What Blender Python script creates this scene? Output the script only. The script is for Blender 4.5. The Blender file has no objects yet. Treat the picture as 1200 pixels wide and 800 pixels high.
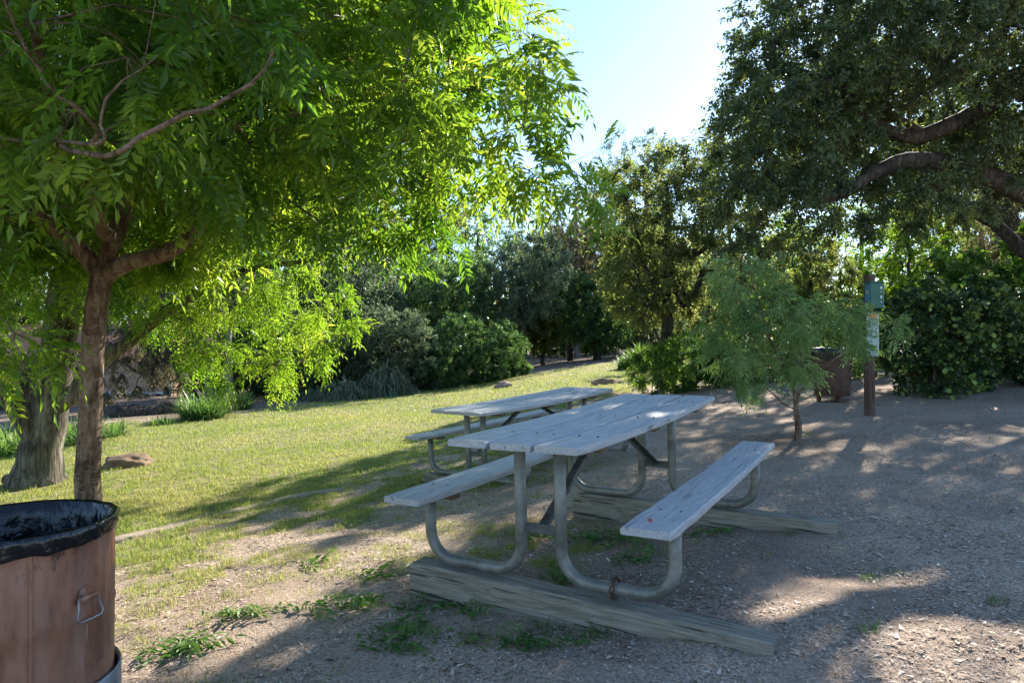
import bpy, bmesh, math, time
import numpy as np
from mathutils import Vector, Matrix

T0 = time.time()
C = bpy.context.scene.collection
sc = bpy.context.scene
F = 815.0 / 1200.0          # focal length / picture width
CAMZ = 1.5
SUN_AZ, SUN_EL = 31.0, 28.0  # degrees, azimuth from +Y towards +X


def at(px, py, d):
    """point at depth d that is seen at px, py of the 1200 x 800 photograph"""
    return np.array([(px - 600) / 815.0 * d, d, CAMZ - (py - 400) / 815.0 * d])


# ------------------------------------------------------------------ noise and terrain
def _hash(ix, iy, seed):
    n = (ix.astype(np.int64) * 374761393 + iy.astype(np.int64) * 668265263 + seed * 1442695041) & 0xFFFFFFFF
    n = ((n ^ (n >> 13)) * 1274126177) & 0xFFFFFFFF
    n = n ^ (n >> 16)
    return (n & 0xFFFF) / 65535.0


def vnoise(x, y, seed=0):
    x = np.asarray(x, float); y = np.asarray(y, float)
    ix = np.floor(x); iy = np.floor(y)
    fx = x - ix; fy = y - iy
    fx = fx * fx * (3 - 2 * fx); fy = fy * fy * (3 - 2 * fy)
    a = _hash(ix, iy, seed); b = _hash(ix + 1, iy, seed)
    c = _hash(ix, iy + 1, seed); d = _hash(ix + 1, iy + 1, seed)
    return (a * (1 - fx) + b * fx) * (1 - fy) + (c * (1 - fx) + d * fx) * fy


def fbm(x, y, seed=0, octv=4):
    s = 0; a = 0.5; f = 1.0
    for k in range(octv):
        s = s + a * vnoise(x * f, y * f, seed + k * 17); a *= .5; f *= 2.03
    return s / (1 - .5 ** octv)


def sstep(a, b, x):
    t = np.clip((np.asarray(x, float) - a) / (b - a), 0, 1)
    return t * t * (3 - 2 * t)


def ground_h(x, y, fine=True):
    x = np.asarray(x, float); y = np.asarray(y, float)
    z = 0.10 + .068 * 13 * np.tanh(x / 13.0)
    z = z - .11 * sstep(4.3, 7.8, y) * sstep(.9, -1.2, x)
    z = z + .22 * np.exp(-((x - 7) / 4) ** 2 - ((y - 15) / 3.5) ** 2)
    far = sstep(7, 14, y)
    z = z + far * .18 * (fbm(x / 6.0 + 3, y / 6.0, 5, 2) - .5)
    if fine:
        near = sstep(16, 4, y)
        z = z + near * (.040 * (fbm(x * 1.3, y * 1.3, 9, 3) - .5) + .030 * (fbm(x * 3.4, y * 3.4, 15, 2) - .5) + .024 * (fbm(x * 7, y * 7, 21, 3) - .5))
    return z


def gh(x, y):
    return float(ground_h(x, y, False))


LAWN = [(-9.0, -2.0), (-4.3, 4.3), (-2.9, 6.0), (-1.75, 7.25), (-1.15, 9.1), (.55, 12.5), (1.2, 15.2), (3.6, 17.2), (7.0, 18.5), (14, 20), (60, 30)]


def lawn_dist(x, y):
    """signed distance to the edge of the lawn, positive on the grass"""
    best = np.full(np.shape(x), 1e9); sgn = np.ones(np.shape(x))
    for (ax, ay), (bx, by) in zip(LAWN[:-1], LAWN[1:]):
        dx, dy = bx - ax, by - ay
        t = np.clip(((x - ax) * dx + (y - ay) * dy) / (dx * dx + dy * dy), 0, 1)
        px, py = x - (ax + t * dx), y - (ay + t * dy)
        d = np.hypot(px, py)
        s = np.sign(dx * (y - ay) - dy * (x - ax))
        m = d < best
        best = np.where(m, d, best); sgn = np.where(m, s, sgn)
    return best * sgn


def back_edge(x):
    """y of the far border of the lawn, under the shrubs"""
    return np.interp(x, [-40, -14, -9, -7, -1.5, 6, 12, 60], [16.5, 16.5, 18.5, 21.0, 29, 37, 38, 40])


def grassiness(x, y):
    x = np.asarray(x, float); y = np.asarray(y, float)
    d = lawn_dist(x, y)
    n = fbm(x * 1.1, y * 1.1, 33, 4) - .5
    n2 = fbm(x * 3.7, y * 3.7, 51, 3) - .5
    lawn = sstep(-.25, .35, d + n * 1.0 + n2 * .5)
    lawn = lawn * (1 - .55 * sstep(.12, .3, n2 + n * .4) * sstep(2.2, .4, d))
    # thin patchy grass on the near side of the edging
    patch = .95 * sstep(-4.2, -.2, d) * sstep(1.2, -1.2, x - .15 * y) * sstep(-.12, .14, n + .8 * n2 + .06)
    under = .9 * np.exp(-((x - .2) / 1.2) ** 2 - ((y - 4.6) / .9) ** 2) * sstep(-.02, .2, n2 + n)
    g = np.maximum(np.maximum(lawn, patch), under)
    g = g * sstep(.5, -1.2, y - back_edge(x) + n * 2)
    return np.clip(g, 0, 1)


def dark_soil(x, y):  # darker soil under both tables, around the young tree and beyond the lawn
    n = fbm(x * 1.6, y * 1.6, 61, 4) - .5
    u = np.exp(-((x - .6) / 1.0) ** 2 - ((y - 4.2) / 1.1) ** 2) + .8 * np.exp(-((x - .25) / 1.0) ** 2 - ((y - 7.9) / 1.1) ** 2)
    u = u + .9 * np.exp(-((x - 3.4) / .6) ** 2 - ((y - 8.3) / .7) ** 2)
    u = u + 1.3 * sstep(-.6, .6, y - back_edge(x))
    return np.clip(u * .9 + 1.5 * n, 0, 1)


# ------------------------------------------------------------------ mesh helpers
def fast_mesh(name, V, faces, mat=None, rnd=None, smooth=False, mats=None, mat_idx=None, attrs=None):
    """faces: (n,k) array, or list of such arrays"""
    if not isinstance(faces, list):
        faces = [faces]
    me = bpy.data.meshes.new(name)
    V = np.asarray(V, np.float32)
    me.vertices.add(len(V)); me.vertices.foreach_set('co', V.ravel())
    loops = np.concatenate([f.ravel() for f in faces]).astype(np.int32)
    tot = np.concatenate([np.full(len(f), f.shape[1], np.int32) for f in faces])
    start = np.concatenate([[0], np.cumsum(tot)[:-1]]).astype(np.int32)
    me.loops.add(len(loops)); me.loops.foreach_set('vertex_index', loops)
    me.polygons.add(len(tot)); me.polygons.foreach_set('loop_start', start)
    if mat_idx is not None:
        me.polygons.foreach_set('material_index', np.asarray(mat_idx, np.int32))
    me.polygons.foreach_set('use_smooth', np.full(len(tot), smooth, bool))
    me.update(calc_edges=True)
    at_ = dict(attrs or {})
    if rnd is not None:
        at_['rnd'] = rnd
    for k, v in at_.items():
        a = me.attributes.new(k, 'FLOAT', 'POINT'); a.data.foreach_set('value', np.asarray(v, np.float32))
    for m in (mats or ([mat] if mat else [])):
        me.materials.append(m)
    return me


def link(name, me, parent=None):
    o = bpy.data.objects.new(name, me); C.objects.link(o)
    if parent is not None:
        o.parent = parent
    return o


def tag(o, label=None, cat=None, group=None, kind=None):
    if label: o['label'] = label
    if cat: o['category'] = cat
    if group: o['group'] = group
    if kind: o['kind'] = kind
    return o


def thing(name, label, cat, loc=(0, 0, 0), rz=0, group=None):
    o = bpy.data.objects.new(name, None); C.objects.link(o)
    o.empty_display_size = .2
    o.location = loc; o.rotation_euler = (0, 0, rz)
    return tag(o, label, cat, group)


class MB:
    """collects solids into one bmesh"""
    def __init__(s): s.bm = bmesh.new()

    def box(s, c, d, rot=None, bevel=0.0, seg=2):
        r = bmesh.ops.create_cube(s.bm, size=1.0)
        vs = r['verts']
        M = Matrix.Translation(Vector(c)) @ (rot.to_4x4() if rot is not None else Matrix.Identity(4)) @ Matrix.Diagonal((*d, 1))
        for v in vs: v.co = M @ v.co
        if bevel:
            es = list({e for v in vs for e in v.link_edges})
            bmesh.ops.bevel(s.bm, geom=es, offset=bevel, segments=seg, affect='EDGES', profile=.5)
        return s

    def tube(s, pts, r, n=10, cap=True, radii=None):
        V, Fq, caps = tube_arrays([Vector(p) for p in pts], radii or [r] * len(pts), n)
        base = [s.bm.verts.new(v) for v in V]
        for f in Fq: s.bm.faces.new([base[i] for i in f])
        if cap:
            for cp in caps: s.bm.faces.new([base[i] for i in cp])
        return s

    def lathe(s, prof, n=48, c=(0, 0, 0), fn=None):
        rings = []
        for k, (r, z) in enumerate(prof):
            ring = []
            for i in range(n):
                a = 2 * math.pi * i / n
                rr, zz = (fn(r, z, a, k) if fn else (r, z))
                ring.append(s.bm.verts.new((c[0] + rr * math.cos(a), c[1] + rr * math.sin(a), c[2] + zz)))
            rings.append(ring)
        for a, b in zip(rings[:-1], rings[1:]):
            for i in range(n):
                s.bm.faces.new((a[i], a[(i + 1) % n], b[(i + 1) % n], b[i]))
        return s, rings

    def build(s, name, mat, parent=None, smooth=False, recalc=True):
        if recalc: bmesh.ops.recalc_face_normals(s.bm, faces=s.bm.faces)
        me = bpy.data.meshes.new(name); s.bm.to_mesh(me); s.bm.free()
        if smooth:
            me.polygons.foreach_set('use_smooth', np.ones(len(me.polygons), bool))
        me.materials.append(mat)
        return link(name, me, parent)


def tube_arrays(pts, radii, n=8, twist=0.0, off=0):
    P = [Vector(p) for p in pts]
    V = []; Fq = []
    t0 = (P[1] - P[0]).normalized()
    u = t0.orthogonal().normalized()
    for i, p in enumerate(P):
        if i == 0: t = t0
        elif i == len(P) - 1: t = (P[i] - P[i - 1]).normalized()
        else:
            t = (P[i + 1] - P[i]).normalized() + (P[i] - P[i - 1]).normalized()
            t = t.normalized() if t.length > 1e-6 else t0
        u = (u - t * u.dot(t))
        u = u.normalized() if u.length > 1e-6 else t.orthogonal().normalized()
        w = t.cross(u)
        for k in range(n):
            a = 2 * math.pi * k / n
            V.append(p + (u * math.cos(a) + w * math.sin(a)) * radii[i])
    for i in range(len(P) - 1):
        for k in range(n):
            a = off + i * n + k; b = off + i * n + (k + 1) % n
            Fq.append((a, b, b + n, a + n))
    caps = [[off + k for k in range(n)][::-1], [off + (len(P) - 1) * n + k for k in range(n)]]
    return V, Fq, caps


def arc(c, a0, a1, r, ax1, ax2, n=8):
    return [Vector(c) + Vector(ax1) * (r * math.cos(a0 + (a1 - a0) * k / n)) + Vector(ax2) * (r * math.sin(a0 + (a1 - a0) * k / n)) for k in range(n + 1)]


# ------------------------------------------------------------------ materials
def new_mat(name):
    m = bpy.data.materials.new(name); m.use_nodes = True
    nt = m.node_tree
    for n in list(nt.nodes): nt.nodes.remove(n)
    out = nt.nodes.new('ShaderNodeOutputMaterial')
    return m, nt, out


def N(nt, typ, **kw):
    n = nt.nodes.new(typ)
    for k, v in kw.items():
        if k in n.inputs: n.inputs[k].default_value = v
        else: setattr(n, k, v)
    return n


def ramp(nt, fac, stops, interp='LINEAR'):
    n = nt.nodes.new('ShaderNodeValToRGB'); cr = n.color_ramp; cr.interpolation = interp
    while len(cr.elements) > 1: cr.elements.remove(cr.elements[0])
    cr.elements[0].position = stops[0][0]; cr.elements[0].color = (*stops[0][1], 1)
    for p, c in stops[1:]:
        e = cr.elements.new(p); e.color = (*c, 1)
    if fac is not None: nt.links.new(fac, n.inputs['Fac'])
    return n.outputs['Color']


def noise(nt, vec, scale, detail=4, rough=.55, dist=0.0):
    n = N(nt, 'ShaderNodeTexNoise', Scale=scale, Detail=detail, Roughness=rough, Distortion=dist)
    if vec is not None: nt.links.new(vec, n.inputs['Vector'])
    return n.outputs['Fac']


def mapping(nt, vec, scale=(1, 1, 1), loc=(0, 0, 0)):
    n = N(nt, 'ShaderNodeMapping'); n.inputs['Scale'].default_value = scale; n.inputs['Location'].default_value = loc
    nt.links.new(vec, n.inputs['Vector']); return n.outputs['Vector']


def mixc(nt, fac, a, b, mode='MIX'):
    n = N(nt, 'ShaderNodeMix', data_type='RGBA', blend_type=mode)
    for s, v in ((n.inputs[0], fac), (n.inputs[6], a), (n.inputs[7], b)):
        if isinstance(v, (int, float)): s.default_value = v
        elif isinstance(v, tuple): s.default_value = (*v, 1)
        else: nt.links.new(v, s)
    return n.outputs[2]


def math_(nt, op, a, b=0.0, c=0.0, clamp=False):
    n = N(nt, 'ShaderNodeMath', operation=op, use_clamp=clamp)
    for s, v in zip(n.inputs, (a, b, c)):
        if isinstance(v, (int, float)): s.default_value = v
        else: nt.links.new(v, s)
    return n.outputs[0]


def objco(nt):
    return N(nt, 'ShaderNodeTexCoord').outputs['Object']


def finish(nt, out, col, rough=.7, metal=0.0, bump=None, bstr=.3, bdist=.01, spec=.5, coat=0.0):
    p = N(nt, 'ShaderNodeBsdfPrincipled')
    for k, v in (('Base Color', col), ('Roughness', rough), ('Metallic', metal), ('Specular IOR Level', spec), ('Coat Weight', coat)):
        if isinstance(v, (int, float)): p.inputs[k].default_value = v
        elif isinstance(v, tuple): p.inputs[k].default_value = (*v, 1)
        else: nt.links.new(v, p.inputs[k])
    if bump is not None:
        b = N(nt, 'ShaderNodeBump', Strength=bstr, Distance=bdist)
        nt.links.new(bump, b.inputs['Height']); nt.links.new(b.outputs['Normal'], p.inputs['Normal'])
    nt.links.new(p.outputs[0], out.inputs['Surface'])
    return p


def leaf_mat(name, refl, trans, tw=.45, rough=.45, spec=.4):
    """refl / trans: three colours over the per-leaf random value"""
    m, nt, out = new_mat(name)
    a = N(nt, 'ShaderNodeAttribute', attribute_name='rnd').outputs['Fac']
    st = [0.0, .5, 1.0]
    c1 = ramp(nt, a, list(zip(st, refl)))
    c2 = ramp(nt, a, list(zip(st, trans)))
    p = N(nt, 'ShaderNodeBsdfPrincipled'); nt.links.new(c1, p.inputs['Base Color'])
    p.inputs['Roughness'].default_value = rough; p.inputs['Specular IOR Level'].default_value = spec
    t = N(nt, 'ShaderNodeBsdfTranslucent'); nt.links.new(c2, t.inputs['Color'])
    mx = N(nt, 'ShaderNodeMixShader'); mx.inputs[0].default_value = tw
    nt.links.new(p.outputs[0], mx.inputs[1]); nt.links.new(t.outputs[0], mx.inputs[2])
    nt.links.new(mx.outputs[0], out.inputs['Surface'])
    return m


def bark_mat(name, c_dark, c_mid, c_light, furrow=(14, 14, 2.2), strength=.6, dist=.02, blotch=None, lent=None):
    m, nt, out = new_mat(name)
    v = objco(nt)
    f = noise(nt, mapping(nt, v, furrow), 1.6, 8, .65, .6)
    g = noise(nt, v, 2.2, 5, .6)
    h = math_(nt, 'ADD', math_(nt, 'MULTIPLY', f, .7), math_(nt, 'MULTIPLY', g, .3))
    col = ramp(nt, h, [(.40, c_dark), (.5, c_mid), (.60, c_light)])
    if blotch:
        b = ramp(nt, noise(nt, v, 9, 4, .6), [(.56, (0, 0, 0)), (.64, (1, 1, 1))])
        col = mixc(nt, math_(nt, 'MULTIPLY', b, .7), col, blotch)
    if lent:
        l = ramp(nt, noise(nt, mapping(nt, v, (9, 9, 60)), 1.5, 3, .5), [(.60, (0, 0, 0)), (.68, (1, 1, 1))])
        col = mixc(nt, math_(nt, 'MULTIPLY', l, .55), col, lent)
        h = math_(nt, 'ADD', h, math_(nt, 'MULTIPLY', l, .12))
    finish(nt, out, col, .85, bump=h, bstr=strength, bdist=dist, spec=.25)
    return m


def ground_mat():
    m, nt, out = new_mat('soil_and_turf')
    v = objco(nt)
    g = N(nt, 'ShaderNodeAttribute', attribute_name='grass').outputs['Fac']
    big = noise(nt, v, .9, 5, .6)
    mid = noise(nt, v, 9, 5, .6)
    fin = noise(nt, v, 75, 4, .7, .5)
    fib = noise(nt, mapping(nt, v, (1, 2.5, 1)), 130, 3, .6, 1.2)
    vo = N(nt, 'ShaderNodeTexVoronoi', Scale=55.0, Randomness=1.0); nt.links.new(v, vo.inputs['Vector'])
    vcol = N(nt, 'ShaderNodeSeparateColor'); nt.links.new(vo.outputs['Color'], vcol.inputs[0])
    soil = ramp(nt, fin, [(.34, (.11, .072, .05)), (.45, (.35, .255, .185)), (.54, (.53, .41, .31)), (.66, (.74, .62, .50))])
    soil = mixc(nt, ramp(nt, big, [(.42, (0, 0, 0)), (.62, (.45, .45, .45))]), soil, (.30, .195, .13))
    dust = ramp(nt, noise(nt, v, 1.9, 6, .62, .4), [(.48, (0, 0, 0)), (.60, (.38, .38, .38))])
    soil = mixc(nt, dust, soil, (.40, .31, .235))
    chips = math_(nt, 'GREATER_THAN', vcol.outputs[0], .86)
    soil = mixc(nt, math_(nt, 'MULTIPLY', chips, .6), soil, ramp(nt, vcol.outputs[1], [(0, (.12, .08, .06)), (.5, (.32, .25, .2)), (1, (.46, .40, .34))]))
    soil = mixc(nt, ramp(nt, fib, [(.58, (0, 0, 0)), (.68, (.6, .6, .6))]), soil, (.42, .35, .27))
    dm = N(nt, 'ShaderNodeAttribute', attribute_name='dark_soil').outputs['Fac']
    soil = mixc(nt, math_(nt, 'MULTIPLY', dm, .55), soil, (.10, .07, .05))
    turf = ramp(nt, fin, [(.36, (.07, .09, .025)), (.5, (.17, .20, .05)), (.62, (.32, .32, .10))])
    dry = ramp(nt, noise(nt, v, 1.7, 4, .6), [(.45, (0, 0, 0)), (.65, (1, 1, 1))])
    turf = mixc(nt, math_(nt, 'MULTIPLY', dry, .5), turf, (.26, .22, .09))
    gm = math_(nt, 'ADD', g, math_(nt, 'ADD', math_(nt, 'MULTIPLY', math_(nt, 'SUBTRACT', mid, .5), 1.3), math_(nt, 'MULTIPLY', math_(nt, 'SUBTRACT', fin, .5), 1.4)))
    gm = ramp(nt, gm, [(.62, (0, 0, 0)), (.95, (.85, .85, .85))])
    col = mixc(nt, gm, soil, turf)
    h = math_(nt, 'ADD', math_(nt, 'MULTIPLY', fin, .6), math_(nt, 'ADD', math_(nt, 'MULTIPLY', mid, .6), math_(nt, 'MULTIPLY', chips, .15)))
    finish(nt, out, col, .95, bump=h, bstr=.9, bdist=.02, spec=.15)
    return m


def paint_wood_mat():
    """grey weathered paint over raised grain, boards running along local y"""
    m, nt, out = new_mat('grey_painted_board')
    v = objco(nt)
    oi = N(nt, 'ShaderNodeObjectInfo').outputs['Random']
    cv = N(nt, 'ShaderNodeCombineXYZ'); nt.links.new(math_(nt, 'MULTIPLY', oi, 37.0), cv.inputs[0]); nt.links.new(math_(nt, 'MULTIPLY', oi, 91.0), cv.inputs[1])
    va = N(nt, 'ShaderNodeVectorMath', operation='ADD'); nt.links.new(v, va.inputs[0]); nt.links.new(cv.outputs[0], va.inputs[1]); v = va.outputs[0]
    grain = noise(nt, mapping(nt, v, (75, 4.5, 75)), 1.3, 7, .7, .5)
    fine = noise(nt, mapping(nt, v, (220, 9, 220)), 1.0, 3, .6)
    blot = noise(nt, v, 3.2, 5, .6)
    crack = ramp(nt, noise(nt, mapping(nt, v, (75, 1.5, 20)), 1.0, 3, .5, .3), [(.66, (0, 0, 0)), (.70, (1, 1, 1))])
    base = ramp(nt, grain, [(.36, (.25, .25, .25)), (.5, (.41, .405, .395)), (.64, (.54, .53, .515))])
    base = mixc(nt, math_(nt, 'MULTIPLY', blot, .55), base, (.49, .485, .475))
    base = mixc(nt, ramp(nt, noise(nt, v, 7, 4, .65), [(.6, (0, 0, 0)), (.7, (.5, .5, .5))]), base, (.44, .40, .35))
    base = mixc(nt, math_(nt, 'MULTIPLY', crack, .75), base, (.05, .05, .05))
    kn = N(nt, 'ShaderNodeTexVoronoi', Scale=3.3, Randomness=1.0); nt.links.new(mapping(nt, v, (1.6, 1, 1)), kn.inputs['Vector'])
    knm = ramp(nt, kn.outputs['Distance'], [(.035, (1, 1, 1)), (.055, (0, 0, 0))])
    base = mixc(nt, math_(nt, 'MULTIPLY', knm, .7), base, (.07, .065, .06))
    h = math_(nt, 'ADD', math_(nt, 'MULTIPLY', grain, .8), math_(nt, 'SUBTRACT', math_(nt, 'MULTIPLY', fine, .3), math_(nt, 'MULTIPLY', crack, .9)))
    rg = ramp(nt, grain, [(.3, (.62, .62, .62)), (.7, (.45, .45, .45))])
    finish(nt, out, base, rg, bump=h, bstr=.8, bdist=.005, spec=.4)
    return m


def raw_wood_mat(name, cols, axis=1, end=False):
    m, nt, out = new_mat(name)
    v = objco(nt)
    s1 = [38, 38, 38]; s1[axis] = 3.2
    s2 = [70, 70, 70]; s2[axis] = 2.4
    grain = noise(nt, mapping(nt, v, tuple(s1)), 1.3, 8, .68, .7)
    crack = ramp(nt, noise(nt, mapping(nt, v, tuple(s2)), .8, 2, .5, .2), [(.62, (0, 0, 0)), (.66, (1, 1, 1))])
    kn = N(nt, 'ShaderNodeTexVoronoi', Scale=2.3, Randomness=1.0); nt.links.new(v, kn.inputs['Vector'])
    knm = ramp(nt, kn.outputs['Distance'], [(.03, (1, 1, 1)), (.06, (0, 0, 0))])
    base = ramp(nt, grain, list(zip((.34, .5, .68), cols)))
    base = mixc(nt, math_(nt, 'MULTIPLY', noise(nt, v, 4, 4, .6), .5), base, tuple(c * .8 for c in cols[1]))
    base = mixc(nt, math_(nt, 'MULTIPLY', crack, .8), base, (.03, .025, .02))
    base = mixc(nt, math_(nt, 'MULTIPLY', knm, .75), base, (.04, .03, .022))
    h = math_(nt, 'SUBTRACT', grain, math_(nt, 'MULTIPLY', crack, .8))
    finish(nt, out, base, .85, bump=h, bstr=1.0, bdist=.012, spec=.2)
    return m


def metal_mat(name, cols, metal=.7, rough=(.4, .65), sc_=9, rust=None, rust_at=.62):
    m, nt, out = new_mat(name)
    v = objco(nt)
    n1 = noise(nt, v, sc_, 6, .65)
    n2 = noise(nt, v, sc_ * 7, 4, .6)
    base = ramp(nt, n1, list(zip((.35, .5, .68), cols)))
    mt = metal
    if rust:
        r = ramp(nt, noise(nt, mapping(nt, v, (1, 1, .45)), sc_ * .8, 6, .7, .3), [(rust_at, (0, 0, 0)), (rust_at + .07, (1, 1, 1))])
        base = mixc(nt, r, base, rust)
        mt = math_(nt, 'MULTIPLY', math_(nt, 'SUBTRACT', 1.0, r), metal)
    rg = ramp(nt, n2, [(.35, (rough[0],) * 3), (.65, (rough[1],) * 3)])
    finish(nt, out, base, rg, metal=mt, bump=math_(nt, 'ADD', n1, math_(nt, 'MULTIPLY', n2, .3)), bstr=.15, bdist=.004)
    return m


def plain_mat(name, col, rough=.6, var=.25, sc_=12, bstr=.2, metal=0.0, spec=.5):
    m, nt, out = new_mat(name)
    v = objco(nt)
    n1 = noise(nt, v, sc_, 5, .6)
    base = ramp(nt, n1, [(.3, tuple(c * (1 - var) for c in col)), (.7, tuple(min(1, c * (1 + var)) for c in col))])
    finish(nt, out, base, rough, metal=metal, bump=n1, bstr=bstr, bdist=.006, spec=spec)
    return m


M = {}
M['ground'] = ground_mat()
M['board'] = paint_wood_mat()
M['timber'] = raw_wood_mat('weathered_timber', ((.13, .11, .08), (.28, .25, .19), (.42, .38, .31)), axis=0)
M['batten'] = raw_wood_mat('brown_batten', ((.10, .06, .035), (.21, .14, .085), (.30, .21, .13)), axis=0)
M['post'] = raw_wood_mat('reddish_post_wood', ((.06, .035, .028), (.14, .085, .065), (.21, .145, .115)), axis=2)
M['pipe'] = metal_mat('galvanised_pipe', ((.12, .118, .098), (.205, .20, .17), (.30, .295, .26)), .35, (.42, .62), 7, rust=(.13, .10, .07), rust_at=.61)
M['darkmetal'] = metal_mat('dark_steel_bar', ((.07, .07, .065), (.12, .12, .11), (.18, .17, .155)), .5, (.5, .7), 12, rust=(.12, .07, .04))
M['chain'] = metal_mat('rusty_chain', ((.05, .035, .03), (.11, .065, .045), (.17, .10, .06)), .4, (.6, .8), 40)
M['bark_hero'] = bark_mat('smooth_brown_bark', (.065, .036, .022), (.16, .10, .066), (.27, .195, .14), (11, 11, 3.5), .6, .014, lent=(.36, .33, .29))
M['bark_big'] = bark_mat('furrowed_grey_bark', (.035, .028, .02), (.125, .108, .078), (.25, .225, .165), (9, 9, 1.6), 1.0, .06)
M['bark_dark'] = bark_mat('dark_oak_bark', (.022, .018, .015), (.055, .045, .037), (.11, .095, .08), (9, 9, 3), .8, .03)
M['bark_pale'] = bark_mat('pale_gum_bark', (.16, .14, .13), (.32, .30, .28), (.46, .44, .42), (4, 4, 1.5), .4, .01)

# ------------------------------------------------------------------ ground
def spaced(a, b, lo, hi, step):
    core = np.arange(a, b, step)
    left = []; x = a; s = step
    while x > lo: s *= 1.09; x -= s; left.append(x)
    right = []; x = core[-1]; s = step
    while x < hi: s *= 1.07; x += s; right.append(x)
    return np.array(left[::-1] + list(core) + right)


xs = spaced(-5.0, 5.5, -400, 400, .045)
ys = spaced(1.4, 10.5, -60, 600, .045)
X, Y = np.meshgrid(xs, ys)
Z = ground_h(X, Y)
V = np.stack([X, Y, Z], -1).reshape(-1, 3)
nx, ny = len(xs), len(ys)
idx = np.arange(nx * ny).reshape(ny, nx)
Fq = np.stack([idx[:-1, :-1], idx[:-1, 1:], idx[1:, 1:], idx[1:, :-1]], -1).reshape(-1, 4)
gm_ = fast_mesh('ground', V, Fq, M['ground'], smooth=True, attrs={'grass': grassiness(X, Y).ravel(), 'dark_soil': dark_soil(X, Y).ravel()})
ground = link('ground', gm_)
tag(ground, 'sloping ground of bare mulch soil and lawn', None, None, 'structure')


# ------------------------------------------------------------------ blades, litter
def frames_from(D, up_hint=None, rng=None):
    D = D / np.maximum(np.linalg.norm(D, axis=1, keepdims=True), 1e-9)
    U = np.tile([0, 0, 1.0], (len(D), 1)) if up_hint is None else up_hint
    S = np.cross(D, U); n = np.linalg.norm(S, axis=1, keepdims=True)
    bad = n[:, 0] < 1e-4
    S[bad] = [1, 0, 0]; n[bad] = 1
    S = S / n
    return D, S, np.cross(S, D)


def blades(P, D, L, W, bend, rng, rnd, seg=2):
    """curved tapering blades: P base, D direction, bend = downward curl"""
    n = len(P)
    D, S, Nn = frames_from(D)
    ang = rng.uniform(-.6, .6, n)
    vs = []
    for k in range(seg + 1):
        t = k / seg
        c = P + D * (L * t)[:, None] + np.array([0, 0, -1.0]) * (bend * L * t * t)[:, None]
        w = W * (1 - t) ** .7 * .5 if k < seg else W * 0
        if k < seg:
            vs += [c - S * w[:, None], c + S * w[:, None]]
        else:
            vs += [c]
    m = len(vs)
    V = np.stack(vs, 1).reshape(-1, 3)
    base = np.arange(n)[:, None] * m
    F4 = [base + np.array([[2 * k, 2 * k + 1, 2 * k + 3, 2 * k + 2]]) for k in range(seg - 1)]
    F3 = base + np.array([[2 * (seg - 1), 2 * (seg - 1) + 1, 2 * seg]])
    faces = ([np.concatenate(F4)] if F4 else []) + [F3]
    return V, faces, np.repeat(rnd, m)


def grass_field():
    rng = np.random.default_rng(4)
    Ps = []; Ls = []; Ws = []
    for (y0, y1, x0f, x1f, dens, L, W) in ((2.6, 5.5, -.80, .55, 6500, .055, .0042), (5.5, 8, -.80, .5, 4200, .055, .0052), (8, 11.5, -.80, .3, 2600, .052, .007),
                                     (11.5, 17, -.78, .45, 1000, .052, .011), (17, 26, -.62, .45, 330, .058, .018), (26, 40, -.3, .4, 100, .055, .028)):
        area = (x1f - x0f) * (y1 ** 2 - y0 ** 2) / 2
        n = int(area * dens)
        y = np.sqrt(rng.uniform(y0 ** 2, y1 ** 2, n)); x = rng.uniform(x0f, x1f, n) * y
        g = grassiness(x, y)
        tuft = fbm(x * 9, y * 9, 77, 2)
        keep = rng.random(n) < g * sstep(.25, .6, tuft) * 1.3
        x, y = x[keep], y[keep]; g = g[keep]; tuft = tuft[keep]
        Ps.append(np.stack([x, y, ground_h(x, y) - .003], 1))
        Ls.append(L * (.5 + .9 * rng.random(len(x))) * (.65 + .6 * g) * (.6 + .7 * tuft)); Ws.append(np.full(len(x), W) * rng.uniform(.7, 1.3, len(x)))
    P = np.concatenate(Ps); L = np.concatenate(Ls); W = np.concatenate(Ws)
    n = len(P)
    D = np.stack([rng.normal(0, .45, n), rng.normal(0, .45, n), np.ones(n)], 1)
    rnd = np.clip(.55 + 1.1 * (fbm(P[:, 0] * .8, P[:, 1] * .8, 3, 4) - .5) + rng.normal(0, .2, n), 0, 1)
    V, Fs, r = blades(P, D, L, W, rng.uniform(.1, .6, n), rng, rnd)
    m = leaf_mat('grass_blade', ((.08, .15, .025), (.19, .26, .045), (.40, .41, .11)), ((.22, .36, .04), (.42, .50, .08), (.62, .55, .18)), .45, .5, .3)
    o = link('grass', fast_mesh('grass', V, Fs, m, rnd=r))
    tag(o, 'short yellow green grass growing over the lawn', None, None, 'stuff')
    return n


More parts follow.
